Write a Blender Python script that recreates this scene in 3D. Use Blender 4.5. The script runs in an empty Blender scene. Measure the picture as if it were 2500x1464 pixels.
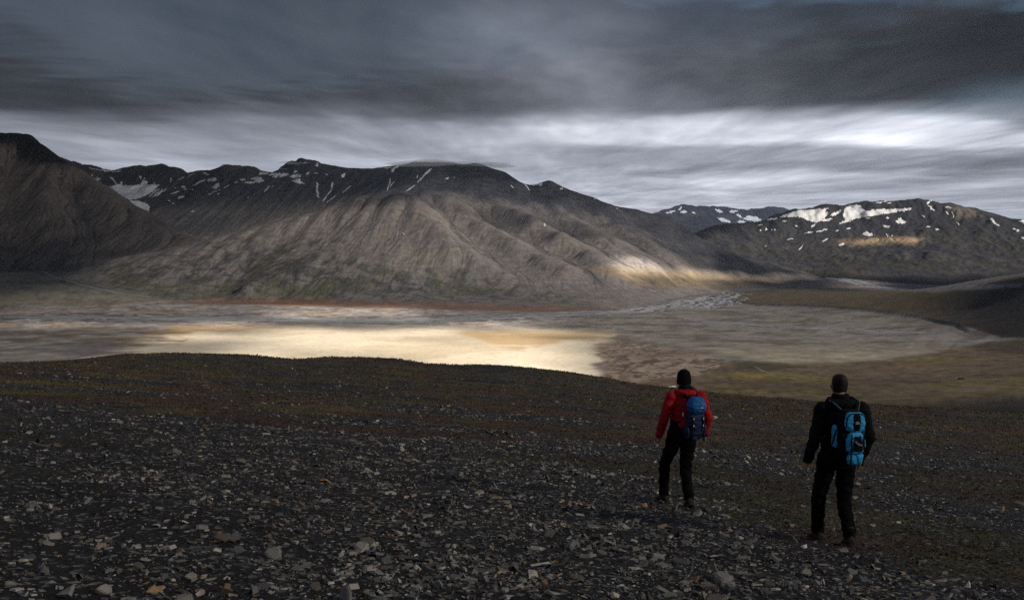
import bpy, math, random
import numpy as np
from mathutils import Vector, Matrix
from mathutils.geometry import delaunay_2d_cdt

# ------------------------------------------------------------------ camera, sky, sun, exposure
scene = bpy.context.scene
F, CX, CY, HOR = 2453.0, 1250.0, 732.0, 566.0          # focal length and centre in photograph pixels
EYE = 1.7
TH = math.atan((CY - HOR) / F)
cam_d = bpy.data.cameras.new('camera')
cam_d.sensor_width = 36.0
cam_d.lens = F / 2500.0 * 36.0
cam_d.clip_start = 0.1
cam_d.clip_end = 300000.0
cam = bpy.data.objects.new('camera', cam_d)
scene.collection.objects.link(cam)
cam.location = (0, 0, EYE)
cam.rotation_euler = (math.pi / 2 - TH, 0, 0)
scene.camera = cam

SUN_AZ = math.radians(115.0)      # from +Y towards +X
SUN_EL = math.radians(25.0)
SUNV = np.array([math.sin(SUN_AZ) * math.cos(SUN_EL), math.cos(SUN_AZ) * math.cos(SUN_EL), math.sin(SUN_EL)])
world = bpy.data.worlds.new('World')
scene.world = world
world.use_nodes = True
wn = world.node_tree.nodes
sky = wn.new('ShaderNodeTexSky')
sky.sky_type = 'NISHITA'
sky.sun_disc = False
sky.sun_elevation = SUN_EL
sky.sun_rotation = SUN_AZ
sky.altitude = 400
sky.ozone_density = 3.0
sky.dust_density = 0.4
world.node_tree.links.new(sky.outputs[0], wn['Background'].inputs[0])
wn['Background'].inputs[1].default_value = 0.055
sun_d = bpy.data.lights.new('sun', 'SUN')
sun_d.energy = 5.0
sun_d.angle = math.radians(1.6)     # thin cloud spreads the disc a little
sun_d.color = (1.0, 0.91, 0.77)
sun = bpy.data.objects.new('sun', sun_d)
scene.collection.objects.link(sun)
sun.rotation_euler = Vector(SUNV).to_track_quat('Z', 'Y').to_euler()

scene.view_settings.view_transform = 'Standard'
scene.view_settings.look = 'None'
scene.view_settings.exposure = 1.70
scene.view_settings.gamma = 1.0
scene.render.engine = 'CYCLES'
cy = scene.cycles
cy.max_bounces = 6
cy.diffuse_bounces = 3
cy.glossy_bounces = 2
cy.transmission_bounces = 4
cy.transparent_max_bounces = 12
cy.volume_bounces = 2
cy.use_denoising = False
cy.sample_clamp_indirect = 0.8
cy.sample_clamp_direct = 3.0

C = scene.collection
FLOOR = -402.0
DECK = 1500.0
rng = np.random.default_rng(7)
random.seed(7)

# ------------------------------------------------------------------ helpers
cT, sT = math.cos(TH), math.sin(TH)

def ray(px, py):
    u = (np.asarray(px, float) - CX) / F
    v = (CY - np.asarray(py, float)) / F
    return u, cT + v * sT, -sT + v * cT

def P(px, py, Y):
    x, y, z = ray(px, py)
    k = Y / y
    return np.array([x * k, Y, EYE + z * k])

def P_on(px, py, z):
    x, y, zz = ray(px, py)
    k = (z - EYE) / zz
    return np.stack([x * k, y * k, np.full_like(x * k, z)], -1)

def to_px(X, Y, Z):
    Zr = Z - EYE
    d = Y * cT - Zr * sT
    d = np.where(d < 1e-3, 1e-3, d)
    return CX + F * X / d, CY - F * (Y * sT + Zr * cT) / d

def _h(ix, iy, seed):
    n = (ix.astype(np.int64) * 374761393 + iy.astype(np.int64) * 668265263 + seed * 974634777) & 0xffffffff
    n = ((n ^ (n >> 13)) * 1274126177) & 0xffffffff
    n = n ^ (n >> 16)
    return (n & 0xffff) / 65535.0

def noise(x, y, seed=0):
    ix, iy = np.floor(x), np.floor(y)
    fx, fy = x - ix, y - iy
    ux, uy = fx * fx * fx * (fx * (fx * 6 - 15) + 10), fy * fy * fy * (fy * (fy * 6 - 15) + 10)
    def g(dx, dy):
        a = _h(ix + dx, iy + dy, seed) * 2 * np.pi
        return np.cos(a) * (fx - dx) + np.sin(a) * (fy - dy)
    a = g(0, 0); b = g(1, 0); c = g(0, 1); d = g(1, 1)
    return 1.5 * ((a + (b - a) * ux) * (1 - uy) + (c + (d - c) * ux) * uy)

def fbm(x, y, o=4, seed=0, gain=0.5, lac=2.03):
    s = 0.0; a = 1.0
    for i in range(o):
        c, n = math.cos(0.6 + 1.1 * i), math.sin(0.6 + 1.1 * i)
        k = lac ** i
        s = s + a * noise((x * c - y * n) * k + 17.3 * i, (x * n + y * c) * k - 9.1 * i, seed + i)
        a *= gain
    return s

def ridged(x, y, o=4, seed=0, gain=0.5):
    s = 0.0; a = 1.0
    for i in range(o):
        c, n = math.cos(0.4 + 1.3 * i), math.sin(0.4 + 1.3 * i)
        k = 2.03 ** i
        s = s + a * (1 - 2 * np.abs(noise((x * c - y * n) * k + 5.1 * i, (x * n + y * c) * k + 3.7 * i, seed + i)))
        a *= gain
    return s

def sstep(a, b, x):
    t = np.clip((x - a) / (b - a), 0, 1)
    return t * t * (3 - 2 * t)

def mix(a, b, t):
    t = np.asarray(t)[..., None]
    return np.asarray(a) * (1 - t) + np.asarray(b) * t

def poly_sd(px, py, poly):
    """signed distance in pixels, positive inside"""
    p = np.asarray(poly, float)
    d2 = np.full(px.shape, 1e18); ins = np.zeros(px.shape, bool)
    for i in range(len(p)):
        a, b = p[i], p[(i + 1) % len(p)]
        ex, ey = b - a
        wx, wy = px - a[0], py - a[1]
        t = np.clip((wx * ex + wy * ey) / (ex * ex + ey * ey + 1e-9), 0, 1)
        d2 = np.minimum(d2, (wx - ex * t) ** 2 + (wy - ey * t) ** 2)
        c = ((a[1] > py) != (b[1] > py)) & (px < ex * (py - a[1]) / (ey + 1e-12) + a[0])
        ins ^= c
    d = np.sqrt(d2)
    return np.where(ins, d, -d)

def mesh_np(name, V, faces, parent=None, mat=None, smooth=True, col=None, tri=None, quads=None):
    """mesh from numpy: quads / tri are (n,4)/(n,3) int arrays"""
    me = bpy.data.meshes.new(name)
    V = np.ascontiguousarray(V, np.float32)
    loops, starts, n = [], [], 0
    st = []
    for arr in faces:
        arr = np.asarray(arr, np.int32)
        if arr.size == 0: continue
        k = arr.shape[1]
        loops.append(arr.ravel())
        st.append(n + np.arange(arr.shape[0], dtype=np.int32) * k)
        n += arr.size
    loops = np.concatenate(loops); st = np.concatenate(st)
    me.vertices.add(len(V)); me.vertices.foreach_set('co', V.ravel())
    me.loops.add(len(loops)); me.loops.foreach_set('vertex_index', loops)
    me.polygons.add(len(st)); me.polygons.foreach_set('loop_start', st)
    me.update(calc_edges=True)
    me.polygons.foreach_set('use_smooth', np.full(len(st), smooth, dtype=bool))
    if col is not None:
        a = me.attributes.new('Col', 'FLOAT_COLOR', 'POINT')
        c4 = np.ones((len(V), 4), np.float32); c4[:, :3] = col
        a.data.foreach_set('color', c4.ravel())
    me.validate()
    o = bpy.data.objects.new(name, me)
    C.objects.link(o)
    if mat: me.materials.append(mat)
    if parent: o.parent = parent
    return o

def grid_quads(nr, nc, keep=None):
    i = np.arange(nr * nc).reshape(nr, nc)
    q = np.stack([i[:-1, :-1], i[:-1, 1:], i[1:, 1:], i[1:, :-1]], -1).reshape(-1, 4)
    if keep is not None:
        k = (keep[:-1, :-1] | keep[:-1, 1:] | keep[1:, 1:] | keep[1:, :-1]).ravel()
        q = q[k]
    return q

def compact(V, q, *attrs):
    u, inv = np.unique(q, return_inverse=True)
    return (V[u], inv.reshape(q.shape)) + tuple(a[u] for a in attrs)

def tag(o, label=None, cat=None, group=None, kind=None):
    if label: o['label'] = label
    if cat: o['category'] = cat
    if group: o['group'] = group
    if kind: o['kind'] = kind
    return o

def empty(name, loc, rz=0.0):
    o = bpy.data.objects.new(name, None)
    o.location = loc; o.rotation_euler = (0, 0, rz)
    o.empty_display_size = 0.2
    C.objects.link(o)
    return o

# ------------------------------------------------------------------ materials
def nodes_of(m):
    m.use_nodes = True
    return m.node_tree.nodes, m.node_tree.links, m.node_tree.nodes['Principled BSDF']

def mat_plain(name, col, rough=0.7, spec=0.3, var=0.25, scale=30.0, bump=0.0, metal=0.0):
    m = bpy.data.materials.new(name)
    n, l, b = nodes_of(m)
    tc = n.new('ShaderNodeTexCoord')
    nz = n.new('ShaderNodeTexNoise'); nz.inputs['Scale'].default_value = scale; nz.inputs['Detail'].default_value = 5
    l.new(tc.outputs['Object'], nz.inputs['Vector'])
    mp = n.new('ShaderNodeMapRange')
    mp.inputs['From Min'].default_value = 0.3; mp.inputs['From Max'].default_value = 0.7
    mp.inputs['To Min'].default_value = 1 - var; mp.inputs['To Max'].default_value = 1 + var
    l.new(nz.outputs['Fac'], mp.inputs['Value'])
    vm = n.new('ShaderNodeVectorMath'); vm.operation = 'SCALE'
    vm.inputs[0].default_value = col
    l.new(mp.outputs[0], vm.inputs['Scale'])
    l.new(vm.outputs[0], b.inputs['Base Color'])
    b.inputs['Roughness'].default_value = rough
    b.inputs['Specular IOR Level'].default_value = spec
    b.inputs['Metallic'].default_value = metal
    if bump:
        bp = n.new('ShaderNodeBump'); bp.inputs['Strength'].default_value = bump; bp.inputs['Distance'].default_value = 0.01
        l.new(nz.outputs['Fac'], bp.inputs['Height']); l.new(bp.outputs[0], b.inputs['Normal'])
    return m

def mat_attr(name, rough=0.9, spec=0.15, nscale=0.02, var=0.3, bump=0.0, bdist=1.0, stretch=None, nscale2=None):
    """colour from the vertex colours, broken up by noise in metres"""
    m = bpy.data.materials.new(name)
    n, l, b = nodes_of(m)
    at = n.new('ShaderNodeAttribute'); at.attribute_name = 'Col'
    geo = n.new('ShaderNodeNewGeometry')
    src = geo.outputs['Position']
    mpp = n.new('ShaderNodeMapping'); mpp.inputs['Scale'].default_value = stretch or (1, 1, 1)
    mpp.inputs['Rotation'].default_value = (0.53, 0.31, 0.77)
    l.new(src, mpp.inputs['Vector']); src = mpp.outputs[0]
    nz = n.new('ShaderNodeTexNoise'); nz.inputs['Scale'].default_value = nscale; nz.inputs['Detail'].default_value = 8
    nz.inputs['Roughness'].default_value = 0.65; nz.inputs['Lacunarity'].default_value = 2.27; nz.inputs['Distortion'].default_value = 0.7
    l.new(src, nz.inputs['Vector'])
    mp = n.new('ShaderNodeMapRange')
    mp.inputs['From Min'].default_value = 0.3; mp.inputs['From Max'].default_value = 0.7
    mp.inputs['To Min'].default_value = 1 - var; mp.inputs['To Max'].default_value = 1 + var
    l.new(nz.outputs['Fac'], mp.inputs['Value'])
    vm = n.new('ShaderNodeVectorMath'); vm.operation = 'SCALE'
    l.new(at.outputs['Color'], vm.inputs[0]); l.new(mp.outputs[0], vm.inputs['Scale'])
    l.new(vm.outputs[0], b.inputs['Base Color'])
    b.inputs['Roughness'].default_value = rough
    b.inputs['Specular IOR Level'].default_value = spec
    if bump:
        bp = n.new('ShaderNodeBump'); bp.inputs['Strength'].default_value = bump; bp.inputs['Distance'].default_value = bdist
        l.new(nz.outputs['Fac'], bp.inputs['Height']); l.new(bp.outputs[0], b.inputs['Normal'])
    return m

# ------------------------------------------------------------------ cloud deck: a sheet overhead, thin and thick, with gaps, some added to brighten the ground
LUM_Y = [-900, -300, 0, 90, 180, 240, 275, 300, 340, 375, 410, 440, 480, 520, 560]
LUM_X = [0, 450, 950, 1350, 1750, 2150, 2500]
LUM = np.array([          # brightness of the cloud's underside as displayed, 0-255
    [110, 112, 116, 120, 112, 106, 102],  # top two rows: overhead cloud out of view, brightened as added fill
    [ 96,  98, 102, 110,  96,  86,  80],
    [ 66,  72,  82, 100,  70,  56,  46],
    [ 66,  74,  86, 122,  76,  58,  48],
    [ 66,  68,  78, 124,  88,  66,  52],
    [ 72,  72,  80, 124, 112,  82,  66],
    [130, 100, 108, 172, 215, 160, 132],
    [150, 146, 150, 206, 255, 248, 215],
    [150, 156, 172, 206, 255, 255, 232],
    [142, 168, 178, 178, 172, 162, 148],
    [166, 198, 196, 186, 162, 142, 130],
    [170, 190, 190, 196, 208, 196, 178],
    [180, 190, 196, 206, 196, 186, 178],
    [190, 196, 200, 206, 200, 192, 188],
    [200, 200, 200, 210, 204, 200, 196]], float)

LIT = [  # (outline in pixels on the ground, ground height, softness px, strength)
    ('w', [(-2600, 7300), (900, 7300), (3600, 6300), (4200, 2300), (-1700, 2200), (-2500, 5200)], -250.0, 420, 0.21),  # large outlines: thin cloud added, mostly out of view, to brighten the ground
    ('w', [(-700, -900), (900, -900), (1300, 500), (900, 1300), (-900, 900)], -10.0, 300, 0.06),  # added thin cloud behind the camera, lifts the foreground
    ('w', [(2000, 16000), (2200, 12500), (4200, 12500), (4200, 16000)], 150.0, 300, 0.07),
    ('w', [(-6500, 12800), (-6500, 6300), (-2000, 6900), (0, 7200), (0, 9000)], 300.0, 900, 0.05),
    ('w', [(-1800, 6800), (2200, 6800), (2700, 7400), (2300, 7700), (-1800, 7600)], 350.0, 320, 0.16),
    ('w', [(1700, 8000), (6500, 7400), (7800, 11500), (5000, 11700), (2900, 11000), (2200, 10200)], 0.0, 300, 0.32),
    ([(330, 800), (700, 795), (1080, 800), (1340, 806), (1490, 822), (1440, 862), (1390, 900), (1340, 960), (1000, 960), (860, 925), (640, 885), (520, 835)], FLOOR, 32, 1.0),
    ([(1180, 850), (1400, 880), (1560, 925), (1600, 950), (1300, 960)], FLOOR, 22, 0.30),
    ([(600, 752), (800, 748), (1050, 750), (1080, 765), (900, 780), (700, 778)], FLOOR, 12, 0.75),
    ([(-60, 790), (250, 786), (560, 790), (300, 800), (-60, 802)], FLOOR, 6, 0.45),
    ('w', [(1400, 600, 6760), (1480, 612, 6800), (1580, 636, 6750), (1720, 658, 7200), (1960, 680, 7800), (2010, 692, 7950), (1880, 694, 7600), (1640, 676, 6800), (1500, 668, 6350), (1420, 645, 6300)], -310.0, 75, 1.0),
    ('w', [(2040, 582, 9650), (2180, 578, 9700), (2260, 582, 9500), (2240, 596, 9300), (2080, 600, 9300)], -100.0, 90, 0.62),
    ('w', [(2300, 500, 10350), (2380, 508, 10280), (2350, 530, 10100), (2290, 520, 10200)], 190.0, 80, 0.35),
    ([(1680, 885), (1900, 890), (2100, 925), (1800, 935)], FLOOR, 14, 0.22),
    ([(1900, 868), (2150, 872), (2330, 860), (2150, 890), (1950, 890)], FLOOR, 8, 0.20),
    ([(2030, 688), (2160, 694), (2180, 704), (2060, 704)], -395.0, 5, 0.35),
]

def build_deck():
    fx = np.arange(-2600, 9001, 70.0)
    g = 9000 * np.exp(np.linspace(0.05, math.log(12.5), 34))
    gl = 2600 * np.exp(np.linspace(0.1, math.log(43), 44))
    xs = np.concatenate([-gl[::-1], fx, g])
    fy = np.arange(-2700, 10501, 75.0)
    gy = 10500 * np.exp(np.linspace(0.02, math.log(10.5), 70))
    gb = 2700 + 400 * np.exp(np.linspace(0, math.log(60), 30))
    ys = np.concatenate([-gb[::-1], fy, gy])
    X, Y = np.meshgrid(xs, ys)
    R2 = X * X + Y * Y
    bump = 60 * fbm(X / 2600, Y / 6000, 5, 31)
    Z = DECK + bump - R2 / (2 * 6.371e6)
    px, py = to_px(X, np.maximum(Y, 1.0), Z)
    nx = fbm(X / 4200, Y / 6500, 5, 77)
    ny = fbm(X / 3600, Y / 7000, 5, 78)
    qx = np.clip(px + 190 * nx, 0, 2500); qy = np.clip(np.where(Y < 600, -900, py + 30 * ny * sstep(560, 430, py)), -900, 560)
    xi = np.interp(qx, LUM_X, np.arange(len(LUM_X))); yi = np.interp(qy, LUM_Y, np.arange(len(LUM_Y)))
    x0 = np.clip(np.floor(xi).astype(int), 0, len(LUM_X) - 2); y0 = np.clip(np.floor(yi).astype(int), 0, len(LUM_Y) - 2)
    tx, ty = xi - x0, yi - y0
    tx = tx * tx * (3 - 2 * tx); ty = ty * ty * (3 - 2 * ty)
    L = (LUM[y0, x0] * (1 - tx) + LUM[y0, x0 + 1] * tx) * (1 - ty) + (LUM[y0 + 1, x0] * (1 - tx) + LUM[y0 + 1, x0 + 1] * tx) * ty
    lin = (L / 255.0) ** 2.2
    # gaps: follow the sun ray from each point of the sheet down to the ground it would light
    hole = np.zeros_like(X)
    for ent in LIT:
        if ent[0] == 'w':
            _, poly, gz, soft, k = ent
            poly = [tuple(P(*p)[:2]) if len(p) == 3 else p for p in poly]
            t = (Z - gz) / SUNV[2]
            gx, gy_ = X - SUNV[0] * t, Y - SUNV[1] * t
            sd = poly_sd(gx + soft * 0.8 * fbm(gx / 420, gy_ / 420, 4, 5), gy_ + soft * 0.8 * fbm(gx / 420, gy_ / 420, 4, 6), poly)
            hole = np.maximum(hole, k * sstep(-soft, soft, sd))
            continue
        poly, gz, soft, k = ent
        t = (Z - gz) / SUNV[2]
        gx, gy_ = X - SUNV[0] * t, Y - SUNV[1] * t
        ok = (gy_ > 1500) & (gy_ < 13000)
        hx, hy = to_px(gx, np.maximum(gy_, 1500), np.full_like(gx, gz))
        sc = soft * 2.2
        hx = hx + sc * 1.6 * fbm(gx / 340, gy_ / 340, 4, 5); hy = hy + sc * 0.55 * fbm(gx / 340, gy_ / 340, 4, 6)
        near = ok & (hx > -600) & (hx < 3200)
        sd = np.full(X.shape, -1e3)
        sd[near] = poly_sd(hx[near], hy[near] , poly)
        dap = 1 - 0.38 * sstep(-0.05, 0.6, fbm(gx / 430, gy_ / 620, 4, 15))
        hole = np.maximum(hole, k * dap * sstep(-soft, soft, sd))
    gap = poly_sd(px + 60 * nx, py + 14 * ny, [(2260, 262), (2380, 215), (2560, 190), (2560, 300), (2400, 285)])
    hole = np.maximum(hole, np.where(Y > 2000, 0.14 * sstep(-40, 60, gap), 0))
    V = np.stack([X, Y, Z], -1).reshape(-1, 3)
    m = bpy.data.materials.new('cloud')
    m.use_nodes = True
    n, l = m.node_tree.nodes, m.node_tree.links
    n.clear()
    out = n.new('ShaderNodeOutputMaterial')
    at = n.new('ShaderNodeAttribute'); at.attribute_name = 'Col'       # R transmission, G gap
    sep = n.new('ShaderNodeSeparateColor'); l.new(at.outputs['Color'], sep.inputs[0])
    geo = n.new('ShaderNodeNewGeometry')
    fac = None
    for sc, lo, hi, st in ((1 / 3600.0, 0.70, 1.30, (1.0, 0.38, 0.2)), (1 / 900.0, 0.86, 1.14, (1.0, 0.30, 0.2))):
        mpp = n.new('ShaderNodeMapping'); mpp.inputs['Scale'].default_value = tuple(sc * s for s in st)
        l.new(geo.outputs['Position'], mpp.inputs['Vector'])
        nz = n.new('ShaderNodeTexNoise'); nz.inputs['Scale'].default_value = 1.0; nz.inputs['Detail'].default_value = 5
        nz.inputs['Roughness'].default_value = 0.55; nz.inputs['Distortion'].default_value = 0.35; nz.inputs['Lacunarity'].default_value = 2.23; mpp.inputs['Rotation'].default_value = (0, 0, 0.12)
        l.new(mpp.outputs[0], nz.inputs['Vector'])
        mp = n.new('ShaderNodeMapRange'); mp.inputs['From Min'].default_value = 0.3; mp.inputs['From Max'].default_value = 0.7
        mp.inputs['To Min'].default_value = lo; mp.inputs['To Max'].default_value = hi
        l.new(nz.outputs['Fac'], mp.inputs['Value'])
        if fac is None: fac = mp.outputs[0]
        else:
            mm = n.new('ShaderNodeMath'); mm.operation = 'MULTIPLY'
            l.new(fac, mm.inputs[0]); l.new(mp.outputs[0], mm.inputs[1]); fac = mm.outputs[0]
    mt = n.new('ShaderNodeMath'); mt.operation = 'MULTIPLY'
    l.new(sep.outputs[0], mt.inputs[0]); l.new(fac, mt.inputs[1])
    mn = n.new('ShaderNodeMath'); mn.operation = 'MINIMUM'; mn.inputs[1].default_value = 0.95
    l.new(mt.outputs[0], mn.inputs[0])
    # thick cloud lets through a bluer light than thin cloud
    cr = n.new('ShaderNodeValToRGB')
    cr.color_ramp.elements[0].position = 0.05; cr.color_ramp.elements[0].color = (0.90, 1.0, 1.24, 1)
    cr.color_ramp.elements[1].position = 0.6; cr.color_ramp.elements[1].color = (1.0, 1.03, 1.10, 1)
    l.new(mn.outputs[0], cr.inputs[0])
    vm = n.new('ShaderNodeVectorMath'); vm.operation = 'SCALE'
    l.new(cr.outputs[0], vm.inputs[0]); l.new(mn.outputs[0], vm.inputs['Scale'])
    tr = n.new('ShaderNodeBsdfTranslucent'); l.new(vm.outputs[0], tr.inputs['Color'])
    tp = n.new('ShaderNodeBsdfTransparent')
    mx = n.new('ShaderNodeMixShader')
    l.new(sep.outputs[1], mx.inputs[0]); l.new(tr.outputs[0], mx.inputs[1]); l.new(tp.outputs[0], mx.inputs[2])
    l.new(mx.outputs[0], out.inputs['Surface'])
    global DECK_GAIN
    T = np.clip(lin * DECK_GAIN, 0.01, 0.95)
    col = np.stack([T.ravel(), hole.ravel(), np.zeros(T.size)], -1)
    o = mesh_np('sky_cloud_layer', V, [grid_quads(*X.shape)], None, m, True, col)
    tag(o, 'low grey overcast cloud sheet with thin bright bands over the valley', None, None, 'structure')

DECK_GAIN = 0.38
build_deck()

# ------------------------------------------------------------------ terrain
def dens(line, step=120.0):
    out = []
    for a, b in zip(line[:-1], line[1:]):
        n = max(1, int(np.linalg.norm((b - a)[:2]) / step))
        for i in range(n): out.append(a + (b - a) * i / n)
    out.append(line[-1])
    return out

def L3(pts): return [P(*p) for p in pts]

def rbf_eval(pts, X, Y, eps=30.0, lam=0.6):
    pts = np.asarray(pts, float)
    s = 1000.0
    A = pts[:, :2] / s
    n = len(pts)
    e2 = (eps / s) ** 2
    K = np.sqrt(((A[:, None] - A[None]) ** 2).sum(-1) + e2) + 0.0
    K -= lam * 0.02 * np.eye(n)
    M = np.zeros((n + 3, n + 3)); M[:n, :n] = K
    M[:n, n] = 1; M[:n, n + 1:] = A; M[n, :n] = 1; M[n + 1:, :n] = A.T
    w = np.linalg.solve(M, np.concatenate([pts[:, 2], [0, 0, 0]]))
    xf, yf = (X / s).ravel(), (Y / s).ravel()
    out = np.empty(xf.size)
    for i in range(0, xf.size, 60000):
        a, b = xf[i:i + 60000], yf[i:i + 60000]
        k = np.sqrt((a[:, None] - A[None, :, 0]) ** 2 + (b[:, None] - A[None, :, 1]) ** 2 + e2)
        out[i:i + 60000] = k @ w[:n] + w[n] + w[n + 1] * a + w[n + 2] * b
    return out.reshape(X.shape)

def erode(Z, cell, drops, batches, steps=70, seed=1, er=0.32, cap=3.0, inertia=0.12, cut=True):
    """water drops running down the slope, cutting gullies and laying down fans"""
    r = np.random.default_rng(seed)
    H = (Z / cell).copy()
    H0 = H.copy()
    ny, nx = H.shape
    flow = np.zeros_like(H)
    for b in range(batches):
        x = r.uniform(1, nx - 3, drops); y = r.uniform(1, ny - 3, drops)
        dx = np.zeros(drops); dy = np.zeros(drops); v = np.ones(drops); w = np.ones(drops); sed = np.zeros(drops)
        Hf = H.ravel(); Ff = flow.ravel()
        for s in range(steps):
            ix = x.astype(int); iy = y.astype(int); fx = x - ix; fy = y - iy
            k = iy * nx + ix
            h00, h10, h01, h11 = Hf[k], Hf[k + 1], Hf[k + nx], Hf[k + nx + 1]
            gx = (h10 - h00) * (1 - fy) + (h11 - h01) * fy
            gy = (h01 - h00) * (1 - fx) + (h11 - h10) * fx
            h = h00 * (1 - fx) * (1 - fy) + h10 * fx * (1 - fy) + h01 * (1 - fx) * fy + h11 * fx * fy
            dx = dx * inertia - gx * (1 - inertia); dy = dy * inertia - gy * (1 - inertia)
            l = np.sqrt(dx * dx + dy * dy) + 1e-9
            dx /= l; dy /= l
            x2 = np.clip(x + dx, 1, nx - 3); y2 = np.clip(y + dy, 1, ny - 3)
            jx = x2.astype(int); jy = y2.astype(int); f2 = x2 - jx; g2 = y2 - jy
            m = jy * nx + jx
            hn = Hf[m] * (1 - f2) * (1 - g2) + Hf[m + 1] * f2 * (1 - g2) + Hf[m + nx] * (1 - f2) * g2 + Hf[m + nx + 1] * f2 * g2
            dh = hn - h
            c = np.maximum(-dh, 0.01) * v * w * cap
            dep = np.where(dh > 0, np.minimum(dh, sed), np.where(sed > c, (sed - c) * 0.25, 0))
            ero = np.where((dh < 0) & (sed <= c), np.minimum((c - sed) * er, -dh), 0)
            q = dep - ero
            sed = sed - q
            if cut: D = np.bincount(np.concatenate([k, k + 1, k + nx, k + nx + 1]),
                            np.concatenate([q * (1 - fx) * (1 - fy), q * fx * (1 - fy), q * (1 - fx) * fy, q * fx * fy]), nx * ny)
            if cut: Hf += np.clip(D * 0.5, -0.05, 0.03)
            Ff += np.bincount(k, w, nx * ny)
            v = np.sqrt(np.maximum(v * v - dh * 2.0, 0.01)); v = np.minimum(v, 4)
            w *= 0.975
            x, y = x2, y2
    H = H0 + np.clip(H - H0, -4.5, 1.5)
    return H * cell, flow, (H - H0) * cell

def blur(A, n=1):
    for _ in range(n):
        B = np.pad(A, 1, mode='edge')
        A = (B[:-2, 1:-1] + B[2:, 1:-1] + B[1:-1, :-2] + B[1:-1, 2:] + 4 * B[1:-1, 1:-1]) / 8
    return A

FIELDS = {}

def field(name, pts, x0, x1, y0, y1, cell, drops, batches, rough, gully, steps=70, seed=1, strata=2.0, eps=30.0):
    xs = np.arange(x0, x1 + 1, cell); ys = np.arange(y0, y1 + 1, cell)
    X, Y = np.meshgrid(xs, ys)
    Z = rbf_eval(pts, X, Y, eps)
    lift = sstep(-395, -250, Z)
    Z = Z + lift * (rough * fbm(X / 420, Y / 420, 5, seed * 11) + gully * ridged(X / 260, Y / 420, 3, seed * 13 + 3))
    sub = 4
    xc, yc = xs[::sub], ys[::sub]
    Zc, fc, dc = erode(blur(Z, 3)[::sub, ::sub], cell * sub, drops // 8, batches, 45, seed + 40)
    def up(A):
        B = np.stack([np.interp(xs, xc, r) for r in blur(A, 1)])
        return blur(np.stack([np.interp(ys, yc, c) for c in B.T]).T, 14)
    Z = Z + 0.34 * up(dc)
    Z1, flow, dz = erode(Z, cell, drops, max(2, batches // 4), steps, seed)
    flow = flow + 6 * up(fc)
    Z1 = 0.8 * Z1 + 0.2 * blur(Z1, 2)
    Z1 = Z1 + lift * (strata * np.sin(2 * np.pi * Z1 / 37 + 7 * fbm(X / 500, Y / 500, 3, seed)) * sstep(-0.2, 0.5, fbm(X / 300, Y / 300, 2, seed + 5)) + 0.12 * rough * fbm(X / 45, Y / 45, 3, seed + 8))
    rill = np.log1p(erode(Z1, cell, drops * 2, 3, 90, seed + 77, cut=False, inertia=0.05)[1])
    rill = (rill - blur(rill, 30)) ; rill = rill / (rill.std() + 1e-6)
    flow = blur(flow, 1)
    FIELDS[name] = dict(X=X, Y=Y, Z=Z1, flow=flow, dz=dz, rill=rill, xs=xs, ys=ys, cell=cell)
    return FIELDS[name]

def curv(Z, n):
    return blur(Z, n) - Z          # positive in hollows

def slope(f):
    gy, gx = np.gradient(f['Z'], f['cell'])
    return np.hypot(gx, gy), gx, gy

def back(line, dy, dz):
    return [p + np.array([0, dy, dz]) for p in line]

def on_floor(pts, z=FLOOR - 1):
    return [P_on(np.float64(a), np.float64(b), z) for a, b in pts]

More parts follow.
